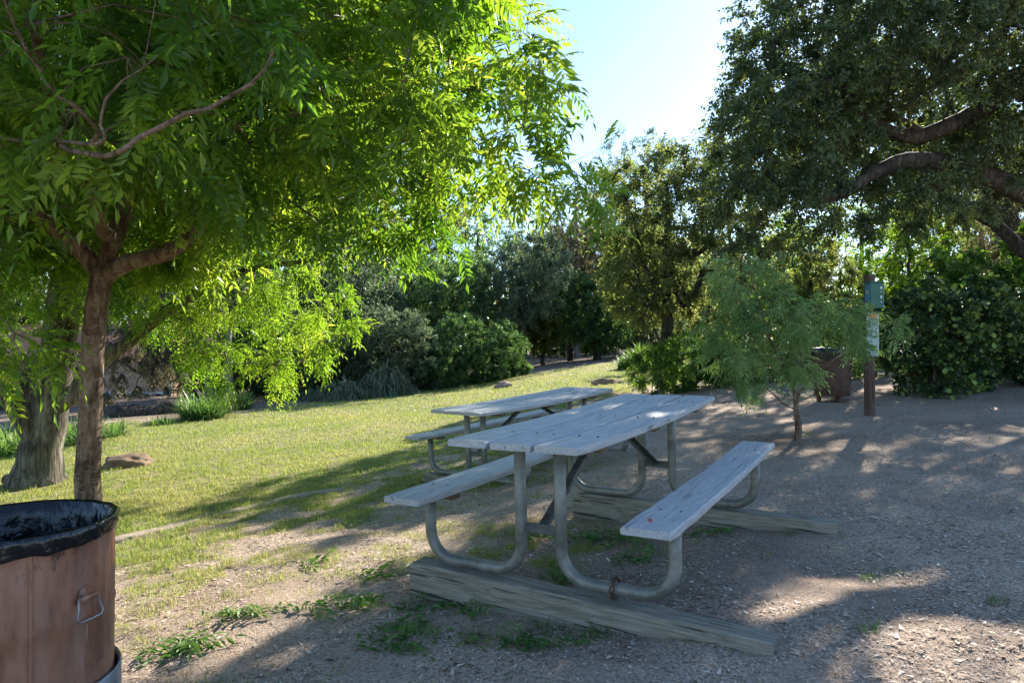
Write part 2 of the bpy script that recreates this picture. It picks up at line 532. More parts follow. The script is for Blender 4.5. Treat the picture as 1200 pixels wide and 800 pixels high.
def litter_field():
    rng = np.random.default_rng(8)
    Ps = []; Sc = []
    for (y0, y1, dens, s) in ((1.5, 3.2, 5200, 1.0), (3.2, 5, 4300, 1.15), (5, 8, 2000, 1.5), (8, 14, 700, 2.2)):
        x0f, x1f = -.80, .80
        area = (x1f - x0f) * (y1 ** 2 - y0 ** 2) / 2
        n = int(area * dens)
        y = np.sqrt(rng.uniform(y0 ** 2, y1 ** 2, n)); x = rng.uniform(x0f, x1f, n) * y
        g = grassiness(x, y)
        dn = fbm(x * 2.2, y * 2.2, 13, 3)
        keep = rng.random(n) < (1 - .6 * g) * sstep(.2, .55, dn) * (.55 + .45 * sstep(.4, .6, fbm(x * .7 + 5, y * .7, 44, 3)))
        x, y = x[keep], y[keep]
        Ps.append(np.stack([x, y, ground_h(x, y)], 1)); Sc.append(np.full(len(x), s))
    P = np.concatenate(Ps); S_ = np.concatenate(Sc); n = len(P)
    a = rng.uniform(0, 2 * np.pi, n)
    D = np.stack([np.cos(a), np.sin(a), rng.normal(.08, .16, n)], 1)
    kind = rng.random(n)
    L = np.where(kind < .62, rng.uniform(.02, .06, n), rng.uniform(.010, .026, n)) * (.7 + .3 * S_)
    W = np.where(kind < .62, rng.uniform(.0012, .0028, n), rng.uniform(.004, .011, n)) * S_ ** 1.1
    big = rng.random(n) < .045
    L = np.where(big, rng.uniform(.025, .055, n), L); W = np.where(big, rng.uniform(.010, .024, n), W)
    P[:, 2] += rng.uniform(.001, .010, n)
    V, Fs, r = blades(P, D, L, W, rng.uniform(-.1, .25, n), rng, rng.random(n))
    m, nt, out = new_mat('dry_litter')
    a = N(nt, 'ShaderNodeAttribute', attribute_name='rnd').outputs['Fac']
    c = ramp(nt, a, [(0, (.09, .055, .04)), (.25, (.26, .17, .12)), (.5, (.46, .34, .25)), (.85, (.66, .53, .41)), (1, (.78, .68, .56))])
    finish(nt, out, c, .85, spec=.2)
    o = link('ground_litter', fast_mesh('ground_litter', V, Fs, m, rnd=r))
    tag(o, 'dry straw, bark chips and twigs strewn over the bare soil', None, None, 'stuff')
    return n


print('grass', grass_field(), 'litter', litter_field(), round(time.time() - T0, 1))


# ------------------------------------------------------------------ tree growing
class Tree:
    def __init__(s, seed):
        s.rng = np.random.default_rng(seed); s.pos = []; s.par = []; s.part = []; s.fix = []; s.w = []
        s.buf = np.zeros((4096, 3))

    def node(s, p, par, part, r=None):
        if len(s.pos) >= len(s.buf): s.buf = np.concatenate([s.buf, np.zeros_like(s.buf)])
        s.buf[len(s.pos)] = p
        s.pos.append(np.array(p, float)); s.par.append(par); s.part.append(part); s.fix.append(r); s.w.append(0.0)
        return len(s.pos) - 1

    def limb(s, pts, radii, part, start=None, wob=.0):
        """polyline with given radii; returns node ids"""
        pts = [np.array(p, float) for p in pts]
        cur = start; ids = []
        # catmull-rom resample
        ctrl = ([s.pos[start]] if start is not None else []) + pts
        rr = ([radii[0]] if start is not None else []) + list(radii)
        if len(rr) > len(ctrl): rr = rr[-len(ctrl):]
        if start is None:
            cur = s.node(ctrl[0], -1, part, rr[0]); ids.append(cur)
        for i in range(len(ctrl) - 1):
            p0 = ctrl[max(i - 1, 0)]; p1 = ctrl[i]; p2 = ctrl[i + 1]; p3 = ctrl[min(i + 2, len(ctrl) - 1)]
            k = max(2, int(np.linalg.norm(p2 - p1) / .22))
            for j in range(1, k + 1):
                t = j / k
                q = .5 * ((2 * p1) + (-p0 + p2) * t + (2 * p0 - 5 * p1 + 4 * p2 - p3) * t * t + (-p0 + 3 * p1 - 3 * p2 + p3) * t ** 3)
                q = q + s.rng.normal(0, wob, 3)
                cur = s.node(q, cur, part, rr[i] * (1 - t) + rr[i + 1] * t); ids.append(cur)
        return ids

    def connect(s, targets, step=.3, up=.15, from_part=None):
        """join each target to the closest node by a curved branch; returns tips"""
        A = np.array(s.pos)
        d0 = np.array([np.min(np.linalg.norm(A - t, axis=1)) for t in targets])
        tips = []; nfix = len(s.pos)
        root = np.array(s.pos[0])
        for ti in np.argsort(d0):
            t = targets[ti]
            A = s.buf[:len(s.pos)]
            v = t - A; d = np.linalg.norm(v, axis=1)
            cost = d + .35 * np.maximum(0, A[:, 2] - t[2])
            cost[:nfix] -= .4
            k = int(np.argmin(cost))
            dist = d[k]
            n = max(2, int(dist / step))
            p0 = A[k]
            pk = s.par[k]
            tan = (A[k] - A[pk]) if pk >= 0 else np.array([0, 0, 1.])
            tan = tan / (np.linalg.norm(tan) + 1e-9)
            mid = p0 + (t - p0) * .5 + tan * dist * .18 + np.array([0, 0, up * dist]) + s.rng.normal(0, .06 * dist, 3)
            cur = k
            part = s.part[k]
            for j in range(1, n + 1):
                u = j / n
                q = p0 * (1 - u) ** 2 + 2 * mid * u * (1 - u) + t * u * u
                if j < n: q = q + s.rng.normal(0, .02 * dist / n * 2, 3)
                cur = s.node(q, cur, part, None)
            tips.append(cur)
        return tips

    def radii(s, tip_r=.006, power=.42, wmax=None):
        n = len(s.pos)
        w = np.zeros(n)
        haschild = np.zeros(n, bool)
        for i in range(n - 1, 0, -1):
            if not haschild[i]: w[i] = max(w[i], 1.0)
            p = s.par[i]
            if p >= 0: w[p] += w[i]; haschild[p] = True
        s.w = w
        r = tip_r * np.maximum(w, 1) ** power
        for i in range(n):
            if s.fix[i] is not None: r[i] = s.fix[i]
        for i in range(1, n):       # a branch never thicker than its parent
            p = s.par[i]
            if p >= 0: r[i] = min(r[i], r[p] * (.98 if s.fix[i] is None and s.fix[p] is None else 1.0) * (1.0 if s.fix[i] is not None else (.6 if s.fix[p] is not None else 1)))
        s.r = r

    def tubes(s, sides=(10, 6, 4), flare=0.0, rough=0.0):
        """per part arrays"""
        n = len(s.pos)
        ch = [[] for _ in range(n)]
        for i in range(n):
            if s.par[i] >= 0: ch[s.par[i]].append(i)
        out = {}
        starts = [(-1, 0)]
        for i in range(n):
            if s.par[i] == -1 and i != 0: starts.append((-1, i))
        stack = starts
        while stack:
            par, i = stack.pop()
            part = s.part[i]
            path = ([par] if par >= 0 else []) + [i]
            rad = ([min(s.r[par], s.r[i] * 1.25)] if par >= 0 else []) + [s.r[i]]
            cur = i
            while True:
                same = [c for c in ch[cur] if s.part[c] == part]
                other = [c for c in ch[cur] if s.part[c] != part]
                for c in other: stack.append((cur, c))
                if not same: break
                same.sort(key=lambda c: -(s.w[c] + (1e6 if s.fix[c] is not None else 0)))
                for c in same[1:]: stack.append((cur, c))
                cur = same[0]; path.append(cur); rad.append(s.r[cur])
            if len(path) < 2: continue
            mr = max(rad)
            ns = sides[0] if mr > .05 else (sides[1] if mr > .015 else sides[2])
            V_, F_ = out.setdefault(part, ([], []))
            off = len(V_)
            v, f, caps = tube_arrays([Vector(s.pos[k]) for k in path], rad, ns, off=off)
            V_.extend(v); F_.extend(f)
        return out


def twig_tubes(P0, P1, r0, r1):
    """three sided straight twigs as arrays"""
    D, S, U = frames_from(P1 - P0)
    vs = []
    for P_, r in ((P0, r0), (P1, r1)):
        for k in range(3):
            a = 2 * np.pi * k / 3
            vs.append(P_ + (S * np.cos(a) + U * np.sin(a)) * r)
    V = np.stack(vs, 1).reshape(-1, 3)
    b = np.arange(len(P0))[:, None] * 6
    F_ = np.concatenate([b + np.array([[k, (k + 1) % 3, 3 + (k + 1) % 3, 3 + k]]) for k in range(3)])
    return V, F_


def simple_leaves(P, D, L, W, rng, rnd, fold=.25, hint=None):
    """one folded kite per leaf (two triangles sharing the midrib) with a pointed tip"""
    n = len(P)
    up = hint if hint is not None else rng.normal(0, .55, (n, 3)) + [0, 0, 1]
    D, S, U = frames_from(D, up)
    b = P
    t = P + D * L[:, None] - U * (.18 * L)[:, None]
    m = P + D * (L * .45)[:, None]
    l = m + S * (W * .5)[:, None] + U * (W * fold)[:, None]
    r = m - S * (W * .5)[:, None] + U * (W * fold)[:, None]
    V = np.stack([b, r, t, l], 1).reshape(-1, 3)
    k = np.arange(n)[:, None] * 4
    F_ = np.concatenate([k + np.array([[0, 1, 2]]), k + np.array([[0, 2, 3]])])
    return V, [F_], np.repeat(rnd, 4)


def round_leaves(P, D, L, W, rng, rnd, hint=None):
    """obovate leaf of six corners folded along the midrib"""
    n = len(P)
    up = hint if hint is not None else rng.normal(0, .5, (n, 3)) + [0, 0, 1]
    D, S, U = frames_from(D, up)
    c = []
    for (a, w, h) in ((0, 0, 0), (.35, .38, .10), (.75, .46, .10), (1.0, .12, -.08), (1.0, -.12, -.08), (.75, -.46, .10), (.35, -.38, .10), (.55, 0, 0)):
        c.append(P + D * (L * a)[:, None] + S * (W * w)[:, None] + U * (L * h)[:, None])
    V = np.stack(c, 1).reshape(-1, 3)
    k = np.arange(n)[:, None] * 8
    F_ = np.concatenate([k + np.array([[0, 1, 2, 7]]), k + np.array([[7, 5, 6, 0]])])
    F2 = np.concatenate([k + np.array([[7, 2, 3]]), k + np.array([[7, 3, 4]]), k + np.array([[7, 4, 5]])])
    return V, [F_, F2], np.repeat(rnd, 8)


def compound_leaves(P, D, L, rng, rnd, pairs=6, lw=.30, ll=.34, droop=.5, full=True, side=.8):
    """pinnate leaves: drooping rachis with paired lance shaped leaflets and a last one"""
    n = len(P)
    up = rng.normal(0, .35, (n, 3)) + [0, 0, 1]
    D, S, U = frames_from(D, up)
    Ps = []; Ds = []; Ls = []; Us = []; Rs = []
    dn = np.array([0, 0, -1.0])
    def pt(t): return P + D * (L * t)[:, None] + dn * (droop * L * t * t)[:, None]
    def tg(t):
        v = D + dn * (2 * droop * t); return v / np.linalg.norm(v, axis=1, keepdims=True)
    for k in range(pairs):
        t = .18 + .78 * k / pairs
        T_ = tg(t)
        for sd in (-1, 1):
            sz = ll * (1 - .35 * abs(k / (pairs - 1) - .45)) * rng.uniform(.85, 1.15, n)
            Ps.append(pt(t + .02 * sd)); Ds.append(T_ * .55 + S * sd * side + dn * rng.uniform(-.05, .28, n)[:, None] + rng.normal(0, .08, (n, 3)))
            Ls.append(L * sz); Us.append(U + rng.normal(0, .2, (n, 3)))
            Rs.append(rnd + rng.normal(0, .05, n))
    Ps.append(pt(1.0)); Ds.append(tg(1.0)); Ls.append(L * ll * .9); Us.append(U); Rs.append(rnd)
    P_ = np.concatenate(Ps); D_ = np.concatenate(Ds); L_ = np.concatenate(Ls); U_ = np.concatenate(Us); R_ = np.clip(np.concatenate(Rs), 0, 1)
    V, Fs, r = simple_leaves(P_, D_, L_, L_ * lw, rng, R_, .12, U_)
    if full:
        a = pt(0.0); b = pt(.5); c = pt(1.0)
        V1, F1 = twig_tubes(a, b, .0016, .0012); V2, F2 = twig_tubes(b, c, .0012, .0008)
        o1 = len(V); o2 = o1 + len(V1)
        V = np.concatenate([V, V1, V2]); r = np.concatenate([r, np.full(len(V1) + len(V2), .8)])
        Fs = Fs + [F1 + o1, F2 + o2]
    return V, Fs, r


def merge(parts):
    Vs = []; Fs = []; Rs = []; off = 0
    for V, F_, r in parts:
        Vs.append(V); Rs.append(r)
        for f in F_: Fs.append(f + off)
        off += len(V)
    return np.concatenate(Vs), Fs, np.concatenate(Rs)


def clump_sprigs(centers, rad, per, rng, out_from, droop=.3, bias=.8, crnd=None):
    """twig start/end pairs radiating out of clump centres"""
    n = len(centers)
    c = np.repeat(centers, per, 0); rr = np.repeat(rad, per)
    o = c - out_from; o = o / (np.linalg.norm(o, axis=1, keepdims=True) + 1e-9)
    d = rng.normal(0, 1, (len(c), 3)); d = d / np.linalg.norm(d, axis=1, keepdims=True)
    d = d + o * bias + np.array([0, 0, -droop]); d = d / np.linalg.norm(d, axis=1, keepdims=True)
    L = rr * rng.uniform(.45, 1.05, len(c))
    return c, c + d * L[:, None], d, np.repeat(crnd, per) if crnd is not None else np.zeros(len(c))


def ell_points(ells, spacing, rng, shell=.45, keep=None, maxn=100000):
    """poisson-ish clump centres within a union of ellipsoids (cx,cy,cz,rx,ry,rz), sparser inside"""
    pts = np.zeros((0, 3))
    cells = {}
    out = []
    def ok(p):
        k = tuple((p // spacing).astype(int))
        for a in (-1, 0, 1):
            for b in (-1, 0, 1):
                for c in (-1, 0, 1):
                    for q in cells.get((k[0] + a, k[1] + b, k[2] + c), ()):
                        if np.sum((q - p) ** 2) < spacing ** 2: return False
        cells.setdefault(k, []).append(p); return True
    vols = np.array([e[3] * e[4] * e[5] for e in ells]); 
    for e, v in zip(ells, vols):
        n = int(4.19 * v / spacing ** 3 * 4) + 8
        q = rng.uniform(-1, 1, (n * 2, 3)); q = q[np.linalg.norm(q, axis=1) < 1][:n]
        r = np.linalg.norm(q, axis=1)
        wob = 1 + .22 * (rng.random(len(q)) - .5)
        q = q[(r > shell) | (rng.random(len(q)) < .3)]
        for p in q * np.array(e[3:6]) + np.array(e[:3]):
            inside = 0
            for e2 in ells:
                if e2 is not e and np.sum(((p - np.array(e2[:3])) / np.array(e2[3:6])) ** 2) < shell ** 2 * .8: inside = 1
            if inside and rng.random() < .7: continue
            if keep is not None and not keep(p): continue
            if ok(p): out.append(p)
            if len(out) >= maxn: return np.array(out)
    return np.array(out)


LEAFM = {}
# reflect colours, then transmitted colours
LEAFM['hero'] = leaf_mat('pinnate_leaf', ((.035, .08, .018), (.07, .135, .025), (.14, .21, .035)), ((.16, .38, .015), (.36, .60, .03), (.64, .80, .06)), .5, .33, .45)
LEAFM['fallen'] = leaf_mat('fallen_leaf', ((.05, .12, .03), (.11, .23, .05), (.28, .27, .15)), ((.08, .22, .02), (.22, .42, .04), (.38, .38, .14)), .3, .5, .3)
LEAFM['lime'] = leaf_mat('lime_leaf', ((.05, .11, .015), (.08, .16, .02), (.13, .21, .03)), ((.22, .48, .02), (.38, .62, .03), (.60, .75, .06)), .52, .42, .4)
LEAFM['oak'] = leaf_mat('dark_oak_leaf', ((.05, .08, .042), (.085, .12, .06), (.15, .18, .075)), ((.08, .14, .03), (.18, .25, .04), (.42, .46, .08)), .34, .42, .45)
LEAFM['olive'] = leaf_mat('olive_leaf', ((.055, .08, .032), (.095, .125, .045), (.17, .19, .07)), ((.20, .27, .05), (.36, .43, .08), (.60, .62, .18)), .48, .5, .4)
LEAFM['blue'] = leaf_mat('grey_green_leaf', ((.07, .10, .06), (.12, .15, .09), (.19, .22, .14)), ((.12, .20, .09), (.22, .31, .14), (.36, .43, .22)), .42, .5, .4)
LEAFM['deep'] = leaf_mat('deep_green_leaf', ((.04, .09, .038), (.07, .135, .055), (.11, .20, .065)), ((.10, .22, .04), (.20, .38, .07), (.36, .54, .12)), .42, .4, .5)
LEAFM['pepper'] = leaf_mat('feathery_leaf', ((.13, .22, .08), (.21, .33, .11), (.33, .43, .18)), ((.14, .30, .06), (.24, .42, .09), (.36, .52, .12)), .4, .4, .5)
LEAFM['gloss'] = leaf_mat('glossy_round_leaf', ((.03, .06, .028), (.055, .10, .04), (.27, .36, .08)), ((.04, .10, .015), (.08, .17, .02), (.30, .42, .05)), .28, .42, .35)
LEAFM['bright'] = leaf_mat('bright_shrub_leaf', ((.05, .12, .02), (.09, .18, .03), (.16, .25, .04)), ((.15, .34, .03), (.26, .46, .04), (.45, .58, .08)), .42, .45, .4)
LEAFM['brownish'] = leaf_mat('rusty_dry_leaf', ((.10, .09, .05), (.15, .135, .075), (.21, .19, .12)), ((.16, .14, .07), (.28, .25, .12), (.42, .38, .2)), .4, .6, .3)
LEAFM['strap'] = leaf_mat('strap_leaf', ((.035, .085, .025), (.07, .14, .04), (.16, .22, .08)), ((.10, .26, .04), (.20, .38, .06), (.38, .50, .12)), .38, .4, .45)
LEAFM['straw'] = leaf_mat('grey_strap_leaf', ((.09, .13, .08), (.16, .21, .13), (.30, .31, .22)), ((.12, .18, .08), (.2, .26, .12), (.34, .34, .2)), .3, .5, .35)


def add_tree(name, label, cat, base, limbs, ells, leafkey, bark, seed, spacing=.8, clump_r=.6, sprigs=10, leaves=12, leaf=(.05, .022), kind='simple',
             tip_r=.006, group=None, droop=.3, keep=None, step=.35, limb_parts=False, sides=(10, 6, 4), up=.12, shell=.45, crown_name='crown', trunk_name='trunk', bias=.8, power=.42, twig_r=.004):
    rng = np.random.default_rng(seed)
    t = Tree(seed)
    ids = {}
    for li, L in enumerate(limbs):
        st = None if L.get('from') is None else ids[L['from'][0]][int(L['from'][1] * (len(ids[L['from'][0]]) - 1))]
        ids[li] = t.limb(L['pts'], L['r'], (li if limb_parts else 0), st, L.get('wob', .01))
    if ells is not None:
        cent = ell_points(ells, spacing, rng, shell, keep)
        t.connect(list(cent), step, up)
    else:
        cent = np.zeros((0, 3))
    t.radii(tip_r, power)
    root = thing(name, label, cat, tuple(base), 0, group)
    B = np.array(base)
    tb = t.tubes(sides)
    for part, (V_, F_) in sorted(tb.items()):
        nm = trunk_name if part == 0 else 'limb'
        V_ = np.array([tuple(v) for v in V_]) - B
        link(nm, fast_mesh(nm, V_, np.array(F_), bark, smooth=True), root)
    if len(cent):
        mid = np.mean([e[:3] for e in ells], axis=0) if len(ells) < 3 else None
        if mid is None:
            E = np.array([e[:3] for e in ells])
            dd = ((cent[:, None, :] - E[None]) ** 2).sum(2); mid = E[np.argmin(dd, 1)]
            mid = np.repeat(mid, sprigs, 0)
        crn = np.clip(rng.normal(.45, .22, len(cent)), 0, 1)
        rad = clump_r * rng.uniform(.7, 1.25, len(cent))
        a, b, d, cr = clump_sprigs(cent, rad, sprigs, rng, mid, droop, bias, crn)
        nl = leaves
        s_ = np.tile((np.arange(nl) + .5) / nl, len(a)); s_ = .12 + .9 * s_ + rng.uniform(-.04, .04, len(s_))
        A_ = np.repeat(a, nl, 0); B_ = np.repeat(b, nl, 0); Dd = np.repeat(d, nl, 0)
        P = A_ + (B_ - A_) * s_[:, None]
        P[:, 2] -= droop * .35 * (s_ ** 2) * np.linalg.norm(B_ - A_, axis=1)
        side = rng.normal(0, 1, P.shape); side -= Dd * (side * Dd).sum(1, keepdims=True); side /= np.linalg.norm(side, axis=1, keepdims=True)
        LD = Dd * .45 + side * .9 + np.array([0, 0, -droop * .8])
        rn = np.clip(np.repeat(cr, nl) + rng.normal(0, .16, len(P)), 0, 1)
        L_ = leaf[0] * rng.uniform(.7, 1.25, len(P))
        if kind == 'round': rn = np.clip(rn - .12 + .55 * (s_ > .9), 0, 1)
        if kind not in ('simple', 'round'): L_ = leaf[0] * rng.uniform(.55, 1.3, len(P))
        rn = np.where(rng.random(len(rn)) < .03, 1.0, rn)
        if kind == 'simple': res = simple_leaves(P, LD, L_, L_ * leaf[1] / leaf[0], rng, rn)
        elif kind == 'round': res = round_leaves(P, LD, L_, L_ * leaf[1] / leaf[0], rng, rn)
        else: res = compound_leaves(P, LD, L_, rng, rn, pairs=kind[1], lw=kind[2], ll=kind[3], droop=kind[4], full=kind[5])
        V, Fs, r = res
        nleaf = sum(len(f) for f in Fs); mi = np.zeros(nleaf, np.int32)
        if twig_r:
            Vt, Ft = twig_tubes(a, b, twig_r, twig_r * .4)
            Fs = Fs + [Ft + len(V)]; V = np.concatenate([V, Vt]); r = np.concatenate([r, np.zeros(len(Vt))])
            mi = np.concatenate([mi, np.ones(len(Ft), np.int32)])
        link(crown_name, fast_mesh(crown_name, V - B, Fs, rnd=r, mats=[LEAFM[leafkey], bark], mat_idx=mi), root)
    print(name, 'clumps', len(cent), 'nodes', len(t.pos), round(time.time() - T0, 1))
    return root


def on_ground(px, py):
    d = np.concatenate([np.arange(1.5, 20, .01), np.arange(20, 60, .05)])
    x = (px - 600) / 815.0 * d; z = CAMZ - (py - 400) / 815.0 * d
    k = np.argmax(z < ground_h(x, d, False))
    return np.array([x[k], d[k], float(ground_h(x[k], d[k], False))])


def foot(x, y, sink=.03):
    return np.array([x, y, gh(x, y) - sink])


# ------------------------------------------------------------------ picnic tables
def plank(name, width, thick, length, sag, parent, loc, seed, mat=None, wear=.004):
    """board along local y with rounded arrises and a slight sag"""
    rng = np.random.default_rng(seed)
    b = .006
    w, t = width / 2, thick
    prof = [(-w + b, 0), (w - b, 0), (w, b), (w, t - b * 1.5), (w - b * 1.5, t), (0, t + .001), (-w + b * 1.5, t), (-w, t - b * 1.5), (-w, b)]
    n = 26; vs = []; k = len(prof)
    for i in range(n + 1):
        u = i / n * 2 - 1
        y = u * length / 2
        e = 1 - (.02 if i in (0, n) else 0)
        dz = -sag * (1 - u * u)
        jx = rng.normal(0, wear * .25)
        for (x, z) in prof:
            ze = z if not (i in (0, n)) else (z - .003 if z > t * .5 else z + .003)
            vs.append((x * e + jx, y + (rng.normal(0, .0015) if i in (0, n) else 0), ze + dz))
        if i in (0,):
            pass
    F_ = []
    for i in range(n):
        for j in range(k):
            F_.append((i * k + j, i * k + (j + 1) % k, (i + 1) * k + (j + 1) % k, (i + 1) * k + j))
    me = bpy.data.meshes.new(name)
    me.from_pydata(vs, [], F_ + [tuple(range(k))[::-1], tuple(range(n * k, n * k + k))])
    me.materials.append(mat or M['board']); me.validate(); me.update()
    bm = bmesh.new(); bm.from_mesh(me); bmesh.ops.recalc_face_normals(bm, faces=bm.faces); bm.to_mesh(me); bm.free()
    o = link(name, me, parent); o.location = loc
    return o


def u_pipe(sgn, y, parent, foot_z=.034, leg_x=.115, out_x=.70, top_z=.715, seat_z=.375, R=.155):
    ax = Vector((1, 0, 0)); az = Vector((0, 0, 1))
    pts = [(sgn * leg_x, y, top_z), (sgn * leg_x, y, foot_z + R + .25), (sgn * leg_x, y, foot_z + R + .02)]
    pts += arc((sgn * (leg_x + R), y, foot_z + R), math.pi, 1.5 * math.pi, R, ax * sgn, az, 10)
    pts += arc((sgn * (out_x - R), y, foot_z + R), 1.5 * math.pi, 2 * math.pi, R, ax * sgn, az, 10)
    pts += [(sgn * out_x, y, seat_z)]
    mb = MB().tube(pts, .031, 16)
    return mb.build('frame_pipe', M['pipe'], parent, smooth=True)


def picnic_table(label, loc, yaw, pitch, roll, W, L, bo, bh, bw, seed, chain=False):
    t = thing('picnic_table', label, 'picnic table', loc, 0, None)
    t.rotation_mode = 'QUATERNION'
    Rm = Matrix.Rotation(yaw, 3, 'Z') @ Matrix.Rotation(pitch, 3, 'X') @ Matrix.Rotation(roll, 3, 'Y')
    t.rotation_quaternion = Rm.to_quaternion()
    pw = W / 3 - .017
    for k in (-1, 0, 1):
        o = plank('tabletop_board', pw, .040, L, .018 + .004 * k, t, (k * W / 3, 0, .722), seed + k)
        o.rotation_euler = (0, math.radians((1.0, -.6, .7)[k + 1] * .6), 0)
    for k in (-1, 1):
        plank('bench_seat', bw, .040, L, .012, t, (k * bo, 0, bh - .038), seed + 10 + k)
    for y in (-.926, .926):
        for sg in (-1, 1):
            u_pipe(sg, y, t)
            MB().box((0, 0, 0), (.19, .075, .036), bevel=.003).build('bench_batten', M['batten'], t).location = (sg * (bo - .012), y + (.055 if y < 0 else -.055), bh - .0565)
        MB().box((0, 0, 0), (.66, .085, .038), bevel=.003).build('top_batten', M['batten'], t).location = (0, y + (.075 if y < 0 else -.075), .700)
        # flat cross bar between the two pipes
        MB().box((0, 0, 0), (.20, .010, .05), bevel=.002).box((-.10, 0, 0), (.018, .03, .055)).box((.10, 0, 0), (.018, .03, .055)).build('crossbar', M['darkmetal'], t).location = (0, y, .275)
        s = -1 if y < 0 else 1
        a = Vector((0, y - s * .01, .285)); b = Vector((0, s * .13, .695))
        mb = MB(); d = (b - a).normalized(); q = d.to_track_quat('Y', 'Z').to_matrix()
        c = (a + b) / 2; Ln = (b - a).length
        mb.box(c, (.042, Ln, .007), q); mb.box(c + q @ Vector((.018, 0, -.014)), (.006, Ln, .030), q)
        mb.build('brace', M['darkmetal'], t)
    MB().box((0, 0, 0), (.64, .085, .034), bevel=.003).build('center_batten', M['batten'], t).location = (0, 0, .684)
    # bolt heads on the boards over each frame
    proto = None
    spots = [(k * W / 3 + dx, y + (.075 if y < 0 else -.075), .7635) for k in (-1, 0, 1) for dx in (-.05, .05) for y in (-.926, .926)]
    spots += [(k * W / 3 + dx, 0, .7450) for k in (-1, 0, 1) for dx in (-.05, .05)]
    spots += [(k * bo + dx, y + (.055 if y < 0 else -.055), bh + .0015) for k in (-1, 1) for dx in (-.05, .05) for y in (-.926, .926)]
    for sp in spots:
        if proto is None:
            mb, rg_ = MB().lathe([(.0065, -.004), (.0065, .001), (.004, .003), (.001, .0036)], 10)
            mb.bm.faces.new(rg_[-1]); proto = mb.build('bolt', M['chain'], t, smooth=True); o = proto
        else:
            o = proto.copy(); C.objects.link(o); o.parent = t
        u = min(1, abs(sp[1]) / (L / 2)); sag = (.018 if sp[2] > .6 else .012) * (1 - u * u)
        o.location = (sp[0], sp[1], (.7628 if sp[2] > .6 else bh + .0028) - sag)
    if chain:
        cb = MB()
        for i in range(9):
            a = i / 9 * 2 * math.pi
            c = Vector((.40, -.926 + .047 * math.sin(a), .036 + .047 * math.cos(a)))
            ring = []
            tang = Vector((.35 * math.sin(3 * a), math.cos(a), -math.sin(a))).normalized()
            sidev = Vector((1, 0, 0)) if i % 2 else Vector((0, math.sin(a), math.cos(a)))
            for j in range(11):
                b_ = j / 10 * 2 * math.pi
                ring.append(c + tang * (.021 * math.cos(b_)) + sidev * (.011 * math.sin(b_)))
            cb.tube(ring, .0042, 6, cap=False)
        cb.build('chain', M['chain'], t, smooth=True)
    return t


TF = CAMZ - 1.208
picnic_table('grey painted picnic table nearest the camera, its benches on bent metal pipes', (.619, 4.369, TF), -.526, .028, -.012, .736, 2.447, .666, .433, .236, 3, True)
picnic_table('farther grey picnic table behind the near one, beside the lawn', (.236, 8.013, CAMZ - 1.409), -.705, .048, -.015, .726, 2.44, .666, .452, .228, 40)

rb = MB(); bmesh.ops.create_icosphere(rb.bm, subdivisions=2, radius=.009)
ob = rb.build('red_berry', plain_mat('red_fruit', (.45, .05, .03), .4), None, True)
bp = at(752, 604, 3.13); 
tag(ob, 'small red berry lying on the near end of the right bench', 'berry')
BERRY = ob


def timber(label, a, b, w, h, seed, top_z=None, group=None):
    """squared beam from a to b (top centre line points)"""
    rng = np.random.default_rng(seed)
    a = Vector(a); b = Vector(b); L = (b - a).length
    n = 18; vs = []; k = 8
    for i in range(n + 1):
        x = -L / 2 + L * i / n
        e = .006 if i in (0, n) else 0
        jj = rng.normal(0, .0022, 8)
        c = .008
        pr = [(-w / 2 + c, 0), (w / 2 - c, 0), (w / 2, -c), (w / 2, -h + c), (w / 2 - c, -h), (-w / 2 + c, -h), (-w / 2, -h + c), (-w / 2, -c)]
        for j, (yy, zz) in enumerate(pr):
            vs.append((x, yy * (1 - e * 2) + jj[j], zz + jj[(j + 3) % 8] + (-e if zz > -h / 2 else e)))
    F_ = [(i * k + j, i * k + (j + 1) % k, (i + 1) * k + (j + 1) % k, (i + 1) * k + j) for i in range(n) for j in range(k)]
    me = bpy.data.meshes.new('timber_beam')
    me.from_pydata(vs, [], F_ + [tuple(range(k))[::-1], tuple(range(n * k, n * k + k))])
    me.materials.append(M['timber']); me.update()
    bm = bmesh.new(); bm.from_mesh(me); bmesh.ops.recalc_face_normals(bm, faces=bm.faces); bm.to_mesh(me); bm.free()
    o = link('timber_beam', me); o.location = (a + b) / 2
    d = (b - a).normalized()
    o.rotation_mode = 'QUATERNION'; o.rotation_quaternion = d.to_track_quat('X', 'Z')
    return tag(o, label, 'timber beam', None, group)if False else tag(o, label, 'timber beam')


def tpt(cx, cy, yaw, u, s, z):
    return (cx + math.cos(yaw) * u - math.sin(yaw) * s, cy + math.sin(yaw) * u + math.cos(yaw) * s, z)


n1 = lambda u, z: tpt(.619, 4.369, -.526, u, -.926, z)
f1 = lambda u, z: tpt(.619, 4.369, -.526, u, .926, z)
timber('thick weathered timber under the near end of the near table, closest to camera', n1(-.80, CAMZ - 1.237), n1(1.14, CAMZ - 1.272), .14, .19, 1)
timber('weathered timber under the far end of the near picnic table', f1(-.66, CAMZ - 1.180), f1(1.22, CAMZ - 1.178), .14, .20, 2)
n2 = lambda u, z: tpt(.236, 8.013, -.705, u, -.926, z)
f2 = lambda u, z: tpt(.236, 8.013, -.705, u, .926, z)
timber('timber block under the near end of the farther picnic table', n2(-.78, CAMZ - 1.462), n2(.85, CAMZ - 1.450), .14, .18, 5)
timber('timber block under the far end of the farther picnic table', f2(-.75, CAMZ - 1.371), f2(.85, CAMZ - 1.36), .14, .18, 6)


